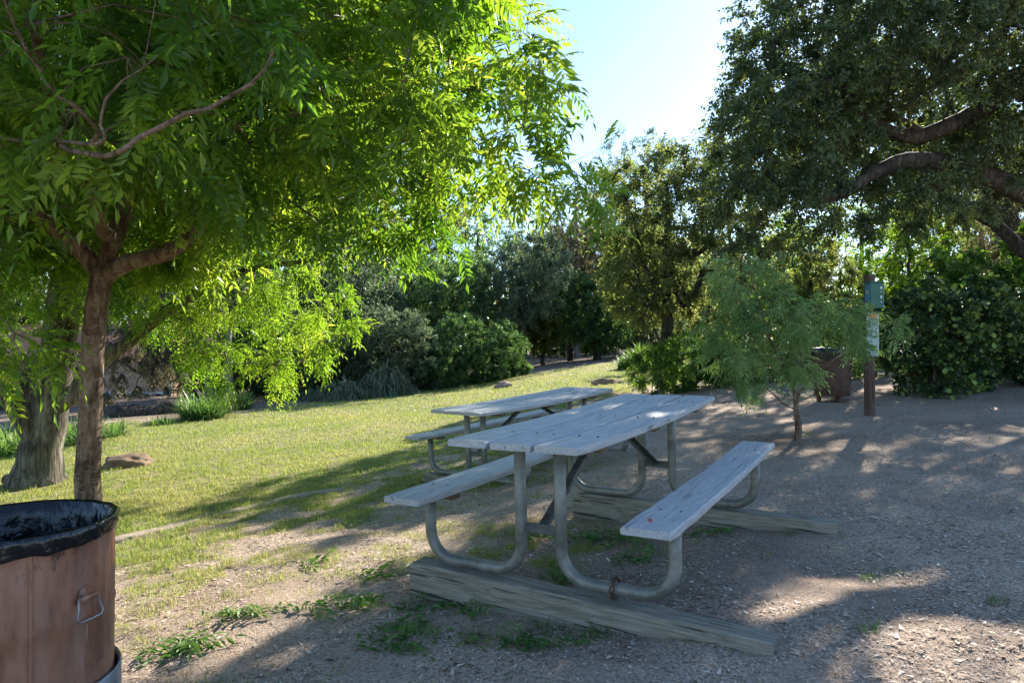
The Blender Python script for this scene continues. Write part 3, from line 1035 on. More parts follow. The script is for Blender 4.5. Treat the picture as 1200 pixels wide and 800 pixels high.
# ------------------------------------------------------------------ edging strip along the lawn
def edging():
    pix = [(92, 644), (140, 633), (185, 622), (235, 607), (290, 596), (345, 583), (395, 574), (432, 566)]
    P = [on_ground(*p) for p in pix]
    from mathutils import noise as mn
    P = [Vector(p) for p in P]
    Q = []
    for a, b in zip(P[:-1], P[1:]):
        for k in range(10): Q.append(a.lerp(b, k / 10))
    Q.append(P[-1])
    vs = []; prof = [(-.055, -.03), (-.058, .020), (-.045, .032), (.04, .034), (.055, .022), (.058, -.03)]
    for i, q in enumerate(Q):
        t = (Q[min(i + 1, len(Q) - 1)] - Q[max(i - 1, 0)]); t.z = 0; t.normalize(); s = Vector((t.y, -t.x, 0))
        sink = .03 * mn.noise(q * 1.7) - .018
        for (u, z) in prof:
            v = q + s * (u * (1 + .25 * mn.noise(q * 3 + Vector((u * 9, 0, 0))))) + Vector((0, 0, z + sink + .006 * mn.noise(q * 9 + Vector((u * 20, 0, 0)))))
            vs.append(v)
    k = len(prof)
    F_ = [(i * k + j, i * k + j + 1, (i + 1) * k + j + 1, (i + 1) * k + j) for i in range(len(Q) - 1) for j in range(k - 1)]
    F_ += [tuple(range(k)), tuple(range((len(Q) - 1) * k, len(Q) * k))[::-1]]
    me = bpy.data.meshes.new('edging_strip'); me.from_pydata(vs, [], F_); me.materials.append(plain_mat('worn_edging', (.33, .27, .21), .9, .35, 14, .6, spec=.2))
    me.polygons.foreach_set('use_smooth', np.ones(len(me.polygons), bool)); me.update()
    o = link('edging_strip', me)
    tag(o, 'worn pale edging strip half buried between lawn and bare soil', 'edging')


edging()


# ------------------------------------------------------------------ rocks
def rock(label, px, py, size, seed, col=(.24, .17, .12)):
    rng = np.random.default_rng(seed)
    from mathutils import noise as mn
    c = on_ground(px, py)
    bm = bmesh.new(); bmesh.ops.create_icosphere(bm, subdivisions=4, radius=1)
    for v in bm.verts:
        p = v.co.copy(); n_ = mn.fractal(p * 1.1 + Vector((seed, 0, 0)), 1.0, 2.0, 5)
        r = 1 + .38 * n_ + .1 * mn.noise(p * 4 + Vector((0, seed, 0)))
        v.co = Vector((p.x * size[0] * r, p.y * size[1] * r, max(p.z, -.5) * size[2] * r))
    me = bpy.data.meshes.new('rock'); bm.to_mesh(me); bm.free()
    me.polygons.foreach_set('use_smooth', np.ones(len(me.polygons), bool))
    me.materials.append(plain_mat('rock_stone', col, .9, .4, 6, .9, spec=.2))
    o = link('rock', me); o.location = (c[0], c[1], c[2] + size[2] * .15)
    tag(o, label, 'rock')
    return o


rock('flat brown rock in the lawn right of the two left trunks', 152, 545, (.34, .28, .14), 3, (.20, .135, .09))
rock('small pale brown rock in the lawn behind the farther table', 590, 454, (.27, .25, .17), 8, (.32, .24, .19))
rock('wide reddish rock at the lawn edge beyond the tabletops', 712, 450, (.42, .3, .13), 12, (.30, .20, .14))


# ------------------------------------------------------------------ litter barrels
def barrel_paint():
    m, nt, out = new_mat('brown_barrel_paint')
    v = objco(nt)
    n1 = noise(nt, mapping(nt, v, (3, 3, .8)), 3, 6, .65)
    base = ramp(nt, n1, [(.38, (.19, .075, .042)), (.5, (.29, .125, .07)), (.62, (.37, .18, .115))])
    fade = ramp(nt, noise(nt, mapping(nt, v, (7, 7, .7)), 2.4, 5, .6), [(.5, (0, 0, 0)), (.7, (1, 1, 1))])
    base = mixc(nt, math_(nt, 'MULTIPLY', fade, .35), base, (.36, .24, .19))
    sc1 = ramp(nt, noise(nt, mapping(nt, v, (40, 40, 4)), 1.2, 4, .6, .4), [(.68, (0, 0, 0)), (.72, (1, 1, 1))])
    base = mixc(nt, math_(nt, 'MULTIPLY', sc1, .65), base, (.50, .42, .36))
    rs = ramp(nt, noise(nt, mapping(nt, v, (5, 5, 2)), 2, 6, .7), [(.57, (0, 0, 0)), (.63, (1, 1, 1))])
    base = mixc(nt, math_(nt, 'MULTIPLY', rs, .8), base, (.045, .025, .02))
    h = math_(nt, 'SUBTRACT', math_(nt, 'MULTIPLY', n1, .6), math_(nt, 'MULTIPLY', sc1, .3))
    finish(nt, out, base, .5, bump=h, bstr=.25, bdist=.006, spec=.45)
    return m


def bag_mat():
    m, nt, out = new_mat('black_bin_liner')
    v = objco(nt)
    n1 = noise(nt, mapping(nt, v, (2.4, 2.4, .8)), 4, 3, .5, 1.8)
    n2 = noise(nt, v, 45, 3, .6)
    finish(nt, out, (.006, .006, .007), .25, bump=math_(nt, 'ADD', n1, math_(nt, 'MULTIPLY', n2, .12)), bstr=.6, bdist=.03, spec=.6)
    return m


M['barrel'] = barrel_paint(); M['bag'] = bag_mat()
M['ring'] = metal_mat('dull_zinc', ((.16, .17, .19), (.27, .29, .32), (.40, .42, .45)), .6, (.4, .6), 8)


def near_barrel(x, y):
    z0 = gh(x, y)
    t = thing('litter_barrel', 'rusty brown steel litter barrel with black liner at the left front corner', 'litter bin', (x, y, z0), 0)
    R = .30; H = .885
    def dent(r, z, a, k):
        return r * (1 + .010 * math.sin(3 * a + 1) * math.sin(z * 3) + .006 * math.sin(5 * a + z * 7)), z
    prof = [(R - .01, .02), (R, .03), (R, .28), (R + .007, .295), (R + .007, .305), (R, .32), (R, .57), (R + .004, .585), (R, .60), (R, .80), (R, H - .02), (R + .009, H - .012), (R + .010, H), (R + .002, H + .006), (R - .008, H), (R - .008, .05)]
    mb, rings = MB().lathe(prof, 72, fn=dent)
    mb.bm.faces.new(rings[-1])
    mb.build('barrel_body', M['barrel'], t, smooth=True)
    # vertical seam
    a = math.radians(-47)
    MB().box((math.cos(a) * (R + .001), math.sin(a) * (R + .001), .45), (.004, .010, .80), Matrix.Rotation(a, 3, 'Z'), .001).build('seam', M['barrel'], t)
    # liner folded over the rim
    rng = np.random.default_rng(5)
    ph = rng.uniform(0, 6.28, 12)
    def wr(r, z, a, k):
        w = sum(math.sin(n_ * a + ph[i]) / (i + 1.6) for i, n_ in enumerate((2, 5, 9, 14, 21, 33)))
        out_ = k < 7
        zz = z
        if out_:
            zz = z + (.009 * w + .014 * math.sin(2 * a + .6)) * (1 - k / 7)
            rr = r + .0025 * abs(w) + .002 * math.sin(17 * a + k)
        else:
            tt = (k - 7) / 8
            rr = r - .012 * abs(w) * min(1, tt * 3) - .012 * math.sin(23 * a + 2 * k) * min(1, tt * 2)
            zz = z + .012 * w * tt
        return rr, zz
    prof2 = [(R + .010, H - .042), (R + .013, H - .039), (R + .012, H - .030), (R + .014, H - .022), (R + .015, H - .006), (R + .014, H + .008), (R + .004, H + .014),
             (R - .012, H + .006), (R - .022, H - .05), (R - .028, H - .12), (R - .035, H - .2), (R - .04, H - .3), (R - .05, H - .4), (R - .07, H - .52), (R - .12, H - .6), (.02, H - .63)]
    mb, rings = MB().lathe(prof2, 160, fn=wr)
    mb.bm.faces.new(rings[-1])
    mb.build('bin_liner', M['bag'], t, smooth=True)
    # drop handle on a plate
    hd = thing('handle', None, None, (0, 0, 0)); hd.parent = t
    a = HANDLE_A; cz = .655
    hd.scale = (.85, .85, .85)
    hd.location = (math.cos(a) * (R + .004), math.sin(a) * (R + .004), cz); hd.rotation_euler = (0, 0, a)
    pl = MB()
    pl.box((.002, 0, .0), (.005, .075, .045), None, .002)
    pl.tube([(.012, -.040, .0), (.012, .040, .0)], .0115, 12)
    v0 = [pl.bm.verts.new((.0035, .032 * math.sin(t_), .018 + .028 * math.cos(t_))) for t_ in np.linspace(-math.pi / 2, math.pi / 2, 9)]
    v1 = [pl.bm.verts.new((-.003, .032 * math.sin(t_), .018 + .028 * math.cos(t_))) for t_ in np.linspace(-math.pi / 2, math.pi / 2, 9)]
    pl.bm.faces.new(v0); pl.bm.faces.new(v1[::-1])
    for i in range(8): pl.bm.faces.new((v0[i], v0[i + 1], v1[i + 1], v1[i]))
    pl.build('handle_plate', M['barrel'], hd)
    MB().tube([(.012, -.038, 0), (.013, -.046, -.002), (.018, -.048, -.03), (.024, -.060, -.066), (.026, -.050, -.082), (.026, 0, -.084), (.026, .050, -.082), (.024, .060, -.066), (.018, .048, -.03), (.013, .046, -.002), (.012, .038, 0)], .0038, 8).build('handle_ring', M['ring'], hd, smooth=True)
    # zinc holder ring the barrel stands in
    mb, rings = MB().lathe([(R + .012, .0), (R + .014, .345), (R + .020, .353), (R + .024, .345), (R + .022, .0)], 64)
    mb.build('holder_ring', M['ring'], t, smooth=True)
    return t


HANDLE_A = math.radians(-15)
near_barrel(-1.735, 2.43)


def far_barrel():
    p = on_ground(975, 470)
    t = thing('litter_barrel', 'brown hooped litter barrel with black liner behind the young tree', 'litter bin', tuple(p), .3)
    R = .29
    dk = plain_mat('brown_plank_barrel', (.11, .062, .042), .8, .35, 9, .5)
    mb, r_ = MB().lathe([(R - .02, .10), (R - .012, .28), (R, .45), (R, .62), (R - .01, .84), (R - .03, .84), (R - .04, .12)], 40)
    mb.bm.faces.new(r_[-1]); mb.bm.faces.new(r_[0][::-1]); mb.build('barrel_body', dk, t, smooth=True)
    for z in (.22, .42, .66):
        mb, r_ = MB().lathe([(R - .014, z - .018), (R + .008, z - .018), (R + .008, z + .018), (R - .014, z + .018)], 40)
        mb.build('hoop', M['post'], t)
    mb, r_ = MB().lathe([(R + .012, .72), (R + .02, .80), (R + .02, .87), (R, .885), (R - .03, .86), (R - .05, .6), (.02, .5)], 60,
                        fn=lambda r, z, a, k: (r + .006 * math.sin(13 * a + k), z + (.03 * math.sin(3 * a) + .012 * math.sin(11 * a)) * (k == 0)))
    mb.bm.faces.new(r_[-1]); mb.build('bin_liner', M['bag'], t, smooth=True)
    for a in (0.4, 2.5, 4.6):
        MB().box((math.cos(a) * .2, math.sin(a) * .2, .05), (.05, .05, .12)).build('foot', M['post'], t)


far_barrel()


# ------------------------------------------------------------------ signpost with bag dispenser
def signpost():
    p = on_ground(1019, 487)
    z0 = p[2]; d = p[1]
    t = thing('sign_post', 'square wooden post with green dispenser box and pale notice board', 'sign post', tuple(p), math.radians(12))
    topz = 1.5 + (400 - 322) / 815 * d - z0
    MB().box((0, 0, topz / 2 - .1), (.105, .105, topz + .2), None, .006).build('post', M['post'], t)
    px = d / 815
    bz = 1.5 + (400 - 347) / 815 * d - z0
    green = plain_mat('dark_green_box_paint', (.012, .11, .075), .4, .15, 10, .1)
    blue = plain_mat('blue_sign_face', (.03, .17, .30), .45, .15, 10, .1)
    white = plain_mat('white_symbol', (.65, .68, .65), .6, .1)
    yel = plain_mat('yellow_symbol', (.6, .5, .08), .6, .1)
    bx = MB().box((0, -.10, bz), (.22, .11, .36), None, .012).build('dispenser_box', green, t)
    MB().box((0, -.10, bz + .187), (.235, .125, .018), None, .004).build('lid', green, bx)
    # blue panel on the left hand face of the box
    MB().box((-.1135, -.10, bz + .03), (.005, .10, .24), None, .001).build('blue_panel', blue, bx)
    MB().box((-.1175, -.10, bz + .06), (.003, .07, .012)).box((-.1175, -.10, bz + .03), (.003, .06, .010)).build('lettering_bars', yel, bx)
    for k, zz in enumerate((.11, .055, -.02, -.09)):
        s = MB(); bmesh.ops.create_circle(s.bm, cap_ends=True, radius=.016 if k % 2 == 0 else .010, segments=12, matrix=Matrix.Translation((.06, -.1565, bz + zz)) @ Matrix.Rotation(math.pi / 2, 4, 'X') @ Matrix.Diagonal((1, 1.3 if k % 2 == 0 else .8, 1, 1)))
        s.build('symbol', white, bx)
    nz0 = 1.5 - (417 - 400) / 815 * d - z0; nz1 = 1.5 + (400 - 366) / 815 * d - z0
    m, nt, out = new_mat('notice_print'); v = objco(nt)
    vo = noise(nt, mapping(nt, v, (40, 1, 75)), 1.0, 2, .5)
    sep = N(nt, 'ShaderNodeSeparateXYZ'); nt.links.new(v, sep.inputs[0])
    ln = math_(nt, 'GREATER_THAN', math_(nt, 'SINE', math_(nt, 'MULTIPLY', sep.outputs[2], 210.0)), -.1)
    ink = math_(nt, 'MULTIPLY', math_(nt, 'GREATER_THAN', vo, .5), ln)
    col = mixc(nt, math_(nt, 'MULTIPLY', ink, .75), (.42, .55, .50), (.06, .14, .11))
    finish(nt, out, col, .4)
    nb = MB().box((0, 0, 0), (.20, .012, nz1 - nz0), None, .002).build('notice_board', m, t)
    nb.location = (0, -.0605, (nz0 + nz1) / 2)
    MB().box((0, 0, 0), (.15, .004, .07)).build('yellow_header', plain_mat('orange_label', (.62, .36, .10), .6, .2), nb).location = (0, -.009, (nz1 - nz0) / 2 - .05)


signpost()

# ------------------------------------------------------------------ house, log
def house():
    d = 29.0
    x0, x1 = at(-160, 0, d)[0], at(203, 0, d)[0]
    zb = 1.5 - (496 - 400) / 815 * d; zt = zb + 5.2
    t = thing('house', 'peach rendered house wall with low white framed windows, seen behind dark trees', 'house', ((x0 + x1) / 2, d + 3, zb))
    w = x1 - x0
    peach = plain_mat('peach_render', (.52, .33, .22), .85, .1, 3, .15, spec=.2)
    MB().box((0, 0, 1.35), (w, 6, 3.1)).build('wall', peach, t)
    rf = MB()
    a = [rf.bm.verts.new(v) for v in ((-w / 2 - .5, -3.6, 2.8), (w / 2 + .5, -3.6, 2.8), (w / 2 + .5, 3.6, 2.8), (-w / 2 - .5, 3.6, 2.8), (-w / 2 + 2.5, 0, 4.2), (w / 2 - 2.5, 0, 4.2))]
    for f in ((0, 1, 5, 4), (1, 2, 5), (2, 3, 4, 5), (3, 0, 4), (3, 2, 1, 0)): rf.bm.faces.new([a[i] for i in f])
    rf.build('roof', plain_mat('clay_tile', (.28, .13, .08), .8, .2, 5, .4), t)
    wh = plain_mat('white_trim', (.72, .70, .66), .6, .08); gl = plain_mat('dark_glass', (.03, .035, .04), .08, .1)
    cx = (x0 + x1) / 2
    for px in (150, 179, 118, 60, 20):
        X_ = at(px, 0, d)[0] - cx
        f = MB().box((0, 0, 0), (.92, .12, .62), None, .01).build('window', wh, t); f.location = (X_, -3.03, 1.02)
        MB().box((0, 0, 0), (.36, .02, .44)).build('pane', gl, f).location = (-.22, -.07, 0)
        MB().box((0, 0, 0), (.36, .02, .44)).build('pane', gl, f).location = (.22, -.07, 0)
    MB().box((0, 0, 0), (.12, .10, 2.7)).build('corner_trim', wh, t).location = (w / 2 - .08, -3.03, 1.4)


house()


def log_bank():
    a = on_ground(124, 489); b = on_ground(262, 479)
    p = [Vector(a).lerp(Vector(b), k / 9) for k in range(10)]
    rng = np.random.default_rng(2)
    pts = [q + Vector((0, 0, .10 + rng.normal(0, .03))) for q in p]
    rad = [.25 + rng.normal(0, .04) for _ in pts]; rad[0] = .2; rad[-1] = .17
    c = pts[0].copy()
    o = MB().tube([q - c for q in pts], .3, 14, radii=rad).build('fallen_log', M['bark_dark'], None, True); o.location = c
    tag(o, 'long dark fallen log lying before the peach house wall', 'log')


log_bank()
print('objects', round(time.time() - T0, 1))

# ------------------------------------------------------------------ trees
def hero():
    b = foot(-4.02, 6.6, .08)
    A = at
    limbs = [
        dict(pts=[b, b + [0, 0, .12], A(104, 500, 6.6), A(112, 400, 6.6), A(119, 322, 6.6)], r=[.155, .12, .102, .098, .118]),
        dict(pts=[A(96, 296, 6.55), A(68, 268, 6.45), A(30, 243, 6.3), A(-40, 190, 6.0), A(-110, 60, 5.8)], r=[.085, .078, .072, .066, .05, .03], **{'from': (0, 1)}),
        dict(pts=[A(130, 290, 6.6), A(142, 255, 6.65), A(175, 120, 6.7), A(210, -60, 6.7), A(240, -200, 6.6)], r=[.09, .08, .075, .065, .045, .025], **{'from': (0, 1)}),
        dict(pts=[A(150, 308, 6.5), A(195, 296, 6.35), A(240, 262, 6.2), A(330, 150, 6.0), A(450, 30, 5.9)], r=[.09, .08, .068, .055, .04, .02], **{'from': (0, 1)}),
        dict(pts=[A(120, 270, 6.2), A(110, 225, 5.4), A(60, 120, 4.5), A(40, 30, 3.9)], r=[.07, .06, .05, .035, .02], **{'from': (2, .12)}),
        # bare curved branches hanging close to the camera
        dict(pts=[A(60, 172, 3.9), A(100, 179, 3.4), A(140, 178, 3.05), A(185, 145, 2.95), A(245, 122, 2.9), A(290, 95, 2.85), A(322, 62, 2.8)], r=[.02, .016, .013, .012, .0105, .009, .0075, .005], **{'from': (4, .45)}),
        dict(pts=[A(121, 165, 3.02), A(118, 148, 3.0), A(128, 116, 2.98), A(160, 82, 2.95)], r=[.009, .008, .007, .006, .003], **{'from': (5, .42)}),
        dict(pts=[A(113, 152, 3.3), A(60, 105, 3.2), A(45, 84, 3.1), A(18, 40, 3.0), A(5, -5, 2.95)], r=[.011, .010, .0085, .008, .007, .005], **{'from': (5, .22)}),
    ]
    ells = [(-3.9, 6.2, 4.1, 3.0, 2.4, 2.1), (-1.55, 5.5, 3.55, 2.05, 1.75, 1.75), (-3.3, 4.3, 3.55, 2.4, 1.6, 1.15), (-5.9, 5.6, 3.3, 1.8, 2.0, 1.5), (-1.1, 5.6, 2.7, 1.45, 1.1, .45),
            (-2.2, 6.2, 5.4, 2.3, 2.3, 1.4), (-2.0, 3.6, 3.25, 1.1, .9, .6), (-4.2, 5.0, 2.35, 1.5, 1.2, .4), (-.2, 5.7, 2.75, .75, .8, .4), tuple(A(10, 345, 4.7)) + (.42, .4, .32)]
    def keep(p):
        if p[0] > -3.2 and p[2] < 2.45 + .25 * vnoise(p[0] * 2, p[1] * 2, 4): return False
        if p[0] > -1.2 and p[2] < 2.45 + .42 * min(1, (p[0] + 1.2) / .8): return False
        if p[1] < 2.3 or (p[1] < 3.2 and p[2] < 2.35): return False
        sx = 600 + 815 * p[0] / p[1]; sy = 400 - 815 * (p[2] - 1.5) / p[1]
        if sx < -420 or sy < -300: return False
        if (sx > 625 and sy < 75) or (sx > 655 and sy < 140): return False
        if sy < -50 and (int(abs(p[0]) * 7919 + abs(p[1]) * 104729) % 10) < 6: return False
        if -40 < sx < 235 and 180 < sy < 345 and p[1] < 6.8: return False
        if 60 < sx < 330 and sy > 268 and p[1] < 6.9: return False
        return True
    add_tree('tree', 'broad tree with long feathery leaves, its slim trunk behind the litter barrel', 'tree', b, limbs, ells, 'hero', M['bark_hero'], 11, spacing=.455, clump_r=.48, sprigs=7, leaves=5,
             leaf=(.27, .1), kind=('c', 6, .34, .36, .32, True), tip_r=.0045, droop=.22, keep=keep, step=.28, limb_parts=True, sides=(18, 8, 5), up=.10, twig_r=.003, shell=.5)


hero()


def second():
    b = foot(-6.35, 9.3, .1)
    A = at
    limbs = [
        dict(pts=[b, b + [0, 0, .10], b + [.03, 0, .35], A(55, 500, 9.3), A(66, 430, 9.3), A(75, 350, 9.3), A(92, 250, 9.3), A(110, 60, 9.4)], r=[.44, .36, .285, .225, .21, .20, .15, .08]),
        dict(pts=[A(36, 508, 9.2), A(14, 470, 9.0), A(-14, 440, 8.8), A(-60, 380, 8.6)], r=[.15, .135, .115, .09, .06], **{'from': (0, .17)}),
        dict(pts=[A(88, 462, 9.3), A(112, 428, 9.3), A(165, 388, 9.3), A(214, 352, 9.2), A(285, 318, 9.1), A(375, 303, 9.0)], r=[.13, .115, .10, .085, .07, .045, .02], **{'from': (0, .26)}),
        dict(pts=[A(110, 345, 9.4), A(170, 300, 9.5), A(260, 230, 9.5)], r=[.09, .08, .06, .03], **{'from': (0, .5)}),
    ]
    ells = [tuple(A(305, 392, 9.0)) + (.95, 1.0, .62), tuple(A(235, 335, 9.3)) + (1.5, 1.3, .6), tuple(A(368, 350, 8.9)) + (.55, .7, .5), tuple(A(150, 140, 9.6)) + (3.6, 2.6, 2.3),
            tuple(A(-20, 330, 8.8)) + (1.2, 1.2, .7), tuple(A(290, 440, 9.0)) + (.5, .5, .3)]
    add_tree('tree', 'old tree with thick furrowed trunk and lime green hanging leaves, left of the lawn', 'tree', b, limbs, ells, 'lime', M['bark_big'], 21, spacing=.42, clump_r=.40, sprigs=8, leaves=6,
             leaf=(.17, .1), kind=('c', 5, .36, .34, .4, False), tip_r=.005, droop=.25, step=.3, limb_parts=True, sides=(22, 10, 5), twig_r=.003, shell=.3)


second()


def oak():
    sa, se = math.radians(SUN_AZ), math.radians(SUN_EL)
    sdir = np.array([math.sin(sa) * math.cos(se), math.cos(sa) * math.cos(se), math.sin(se)])
    gaps = [on_ground(*q) for q in ((1060, 745), (1130, 765), (1000, 715), (960, 690), (1170, 795), (700, 490))]
    b = foot(9.9, 11.4, .1)
    A = at
    limbs = [
        dict(pts=[b, b + [0, 0, .3], b + [-.2, 0, 1.3], A(1290, 265, 11.2)], r=[.60, .46, .40, .34]),
        dict(pts=[A(1200, 225, 10.9), A(1130, 196, 10.6), A(1050, 190, 10.3), A(990, 225, 10.1), A(945, 232, 9.9), A(900, 205, 9.8)], r=[.19, .165, .135, .11, .085, .06, .03], wob=.015, **{'from': (0, 1)}),
        dict(pts=[A(1215, 95, 11), A(1140, 135, 10.7), A(1060, 160, 10.4), A(1000, 120, 10.2)], r=[.20, .16, .13, .10, .05], wob=.015, **{'from': (0, .9)}),
        dict(pts=[A(1210, 300, 12.2), A(1165, 262, 12.6), A(1120, 235, 12.8), A(1050, 180, 12.6)], r=[.15, .12, .10, .08, .04], wob=.015, **{'from': (0, .8)}),
        dict(pts=[A(1240, 60, 11.5), A(1180, 0, 11.3), A(1110, -30, 11)], r=[.2, .15, .12, .06], wob=.015, **{'from': (0, 1)}),
        dict(pts=[A(960, 90, 9.9), A(905, 70, 9.8)], r=[.06, .045, .02], **{'from': (2, .8)}),
    ]
    ells = [tuple(A(908, 180, 9.8)) + (.78, 1.2, 1.40), tuple(A(958, 85, 10)) + (1.0, 1.4, 1.2), tuple(A(900, 262, 9.8)) + (.55, .7, .5), tuple(A(945, 265, 9.9)) + (.45, .6, .3), tuple(A(1075, 190, 10.2)) + (.9, .7, .35), tuple(A(1010, 60, 10.4)) + (1.9, 2.0, 1.6),
            tuple(A(1130, 50, 11)) + (2.1, 2.2, 1.7), tuple(A(1045, 235, 10.4)) + (.85, .9, .52), tuple(A(1110, 215, 11)) + (1.0, .9, .5), tuple(A(1265, 90, 11)) + (1.5, 1.8, 1.6),
            tuple(A(1000, 160, 10.4)) + (1.2, 1.1, .5), tuple(A(1020, 185, 9.6)) + (.8, .4, .4), tuple(A(1150, 150, 10.0)) + (1.0, .4, .5)]
    def keep(p):
        sy = 400 - 815 * (p[2] - 1.5) / p[1]
        for q in gaps:
            v = p - q; t_ = v @ sdir
            if np.linalg.norm(v - t_ * sdir) < .42: return False
        k = int(abs(p[0]) * 7919 + abs(p[1]) * 104729) % 10
        return not ((sy < -45 and k < 6) or (p[1] > 11.2 and sy < 150 and k < 3))
    add_tree('oak_tree', 'large dark evergreen oak arching in from the right edge', 'tree', b, limbs, ells, 'oak', M['bark_dark'], 31, spacing=.355, clump_r=.42, sprigs=13, leaves=14,
             leaf=(.070, .037), tip_r=.005, keep=keep, droop=.2, step=.35, limb_parts=True, sides=(14, 7, 4), twig_r=.003, shell=.35)


oak()


def keep_y(p):
    sx = 600 + 815 * p[0] / p[1]; sy = 400 - 815 * (p[2] - 1.5) / p[1]
    if 945 < sx < 1008 and 412 < sy: return False
    if sx > 1002 and (sy < 368 or sy > 412): return False
    return True


def young():
    b = foot(3.41, 8.3, .02)
    A = at
    limbs = [
        dict(pts=[b, b + [0, 0, .1], A(934, 480, 8.3), A(930, 455, 8.3)], r=[.05, .042, .034, .030]),
        dict(pts=[A(915, 425, 8.25), A(900, 390, 8.2), A(885, 340, 8.2), A(878, 305, 8.2)], r=[.022, .019, .016, .012, .005], **{'from': (0, 1)}),
        dict(pts=[A(938, 420, 8.3), A(948, 385, 8.3), A(985, 360, 8.3)], r=[.02, .017, .013, .006], **{'from': (0, 1)}),
        dict(pts=[A(955, 438, 8.2), A(985, 415, 8.1), A(1010, 395, 8.1)], r=[.014, .012, .009, .004], **{'from': (0, .95)}),
        dict(pts=[A(915, 470, 8.2), A(895, 452, 8.15), A(870, 440, 8.1)], r=[.012, .010, .008, .004], **{'from': (0, .7)}),
    ]
    ells = [tuple(A(880, 335, 8.2)) + (.36, .36, .36), tuple(A(912, 372, 8.0)) + (.30, .3, .24), tuple(A(858, 400, 8.1)) + (.32, .3, .24), tuple(A(968, 372, 8.4)) + (.36, .34, .20),
            tuple(A(1018, 388, 8.2)) + (.26, .26, .20), tuple(A(930, 418, 8.2)) + (.34, .3, .18), tuple(A(888, 435, 8.1)) + (.26, .24, .16)]
    add_tree('young_tree', 'small young tree with fine feathery leaves, right of the near bench', 'tree', b, limbs, ells, 'pepper', M['bark_hero'], 41, spacing=.20, clump_r=.20, sprigs=6, leaves=4, keep=keep_y,
             leaf=(.19, .1), kind=('c', 6, .25, .36, .3, False), tip_r=.003, droop=.25, step=.12, sides=(10, 6, 4), twig_r=.0018, shell=.2, up=.2)


young()


def env(px, d, ytop, ybot, hw, rng, n=4, ydepth=None):
    """loose set of ellipsoids filling an outline at one depth"""
    s = d / 815.0
    H = (ybot - ytop) * s; W_ = hw * s; cx, _, zt = at(px, ytop, d)
    out = [(cx, d, zt - H * .5, W_ * .72, (ydepth or W_) * .75, H * .48)]
    for k in range(n):
        a = rng.uniform(0, 2 * np.pi); f = rng.uniform(.35, .6)
        out.append((cx + W_ * .5 * math.cos(a), d + (ydepth or W_) * .4 * math.sin(a), zt - H * rng.uniform(.25, .75), W_ * f, (ydepth or W_) * f, H * f * .62))
    return out


def bg_tree(name, label, px, d, ytop, ybot, hw, leafkey, bark, seed, trunk_r=.2, leaf=.12, cover=1.0, n=4, group=None, lean=0, stems=1, cat='tree', droop=.2, sprigs=9, leaves=11, aspect=.45, kind='simple', clump=None, ground=True, base_px=None, extra=()):
    rng = np.random.default_rng(seed)
    e = env(px, d, ytop, ybot, hw, rng, n) + list(extra)
    s = d / 815.0
    W_ = hw * s; H = (ybot - ytop) * s
    bx = at(base_px if base_px is not None else px, 0, d)[0]
    b = foot(bx, d, .08)
    top = np.array(e[0][:3]) + [0, 0, H * .25]
    limbs = []
    if stems == 1:
        m1 = b * .55 + np.array(e[0][:3]) * .45 + [lean * W_ * .2, 0, 0]
        limbs.append(dict(pts=[b, b + [0, 0, .25], m1, np.array(e[0][:3]), top], r=[trunk_r * 1.35, trunk_r * 1.05, trunk_r * .85, trunk_r * .5, trunk_r * .2], wob=.02))
        for q in e[1:]:
            limbs.append(dict(pts=[(np.array(q[:3]) + m1) / 2 + [0, 0, -.05 * H], np.array(q[:3])], r=[trunk_r * .5, trunk_r * .35, trunk_r * .15], wob=.02, **{'from': (0, rng.uniform(.45, .8))}))
    else:
        limbs.append(dict(pts=[b, b + [0, 0, .1 * H], np.array(e[0][:3])], r=[trunk_r, trunk_r * .8, trunk_r * .3], wob=.01))
        for k in range(stems - 1):
            q = e[(k + 1) % len(e)]
            limbs.append(dict(pts=[np.array(q[:3]) * [1, 1, .5] + b * [0, 0, .5], np.array(q[:3])], r=[trunk_r * .7, trunk_r * .5, trunk_r * .2], wob=.01, **{'from': (0, .1)}))
    vol = sum(4.19 * q[3] * q[4] * q[5] for q in e) * .6
    sp = clump or max(.28, min(1.1, (vol / 260) ** (1 / 3)))
    def keep(p): return p[2] > gh(p[0], p[1]) + .05
    return add_tree(name, label, cat, b, limbs, e, leafkey, bark, seed, spacing=sp, clump_r=sp * 1.0 * cover ** .3, sprigs=max(3, int(sprigs * cover)), leaves=leaves, leaf=(leaf, leaf * aspect),
                    tip_r=.01, droop=droop, step=sp * .8, sides=(9, 5, 3), twig_r=.006 if d > 15 else .003, group=group, keep=keep, kind=kind, shell=.4)


BD, BP, BB = M['bark_dark'], M['bark_pale'], M['bark_big']
G1 = 'trees beyond the lawn'
# middle distance
bg_tree('oak_tree', 'rounded olive green oak with dappled sunlit crown, centre right behind the young tree', 782, 16.3, 164, 380, 100, 'olive', BD, 101, .16, .10, 1.5, 6, sprigs=12, extra=[(5.3, 16.4, 5.6, 1.2, 1.2, 1.1)])  # extra: crown lobe added behind the near oak to shade the farther table
bg_tree('oak_tree', 'low spreading olive limb and crown beside the rounded oak, above the small round shrub', 742, 19.5, 262, 372, 52, 'olive', BD, 102, .045, .10, 1.3, 4, base_px=790)
bg_tree('pine_tree', 'dark forked tree with bare brown trunk rising from the shrubs', 612, 36, 285, 385, 62, 'blue', BD, 103, .26, .16, 1.0, 4)
bg_tree('tree', 'brownish thin crowned tree behind the forked dark trunk', 668, 42, 262, 350, 62, 'brownish', BD, 104, .2, .17, 1.0, 4)
bg_tree('cypress_tree', 'dark green dense tree reaching down to the lawn, centre of the far edge', 700, 40, 325, 412, 52, 'deep', BD, 105, .22, .17, 1.4, 4)
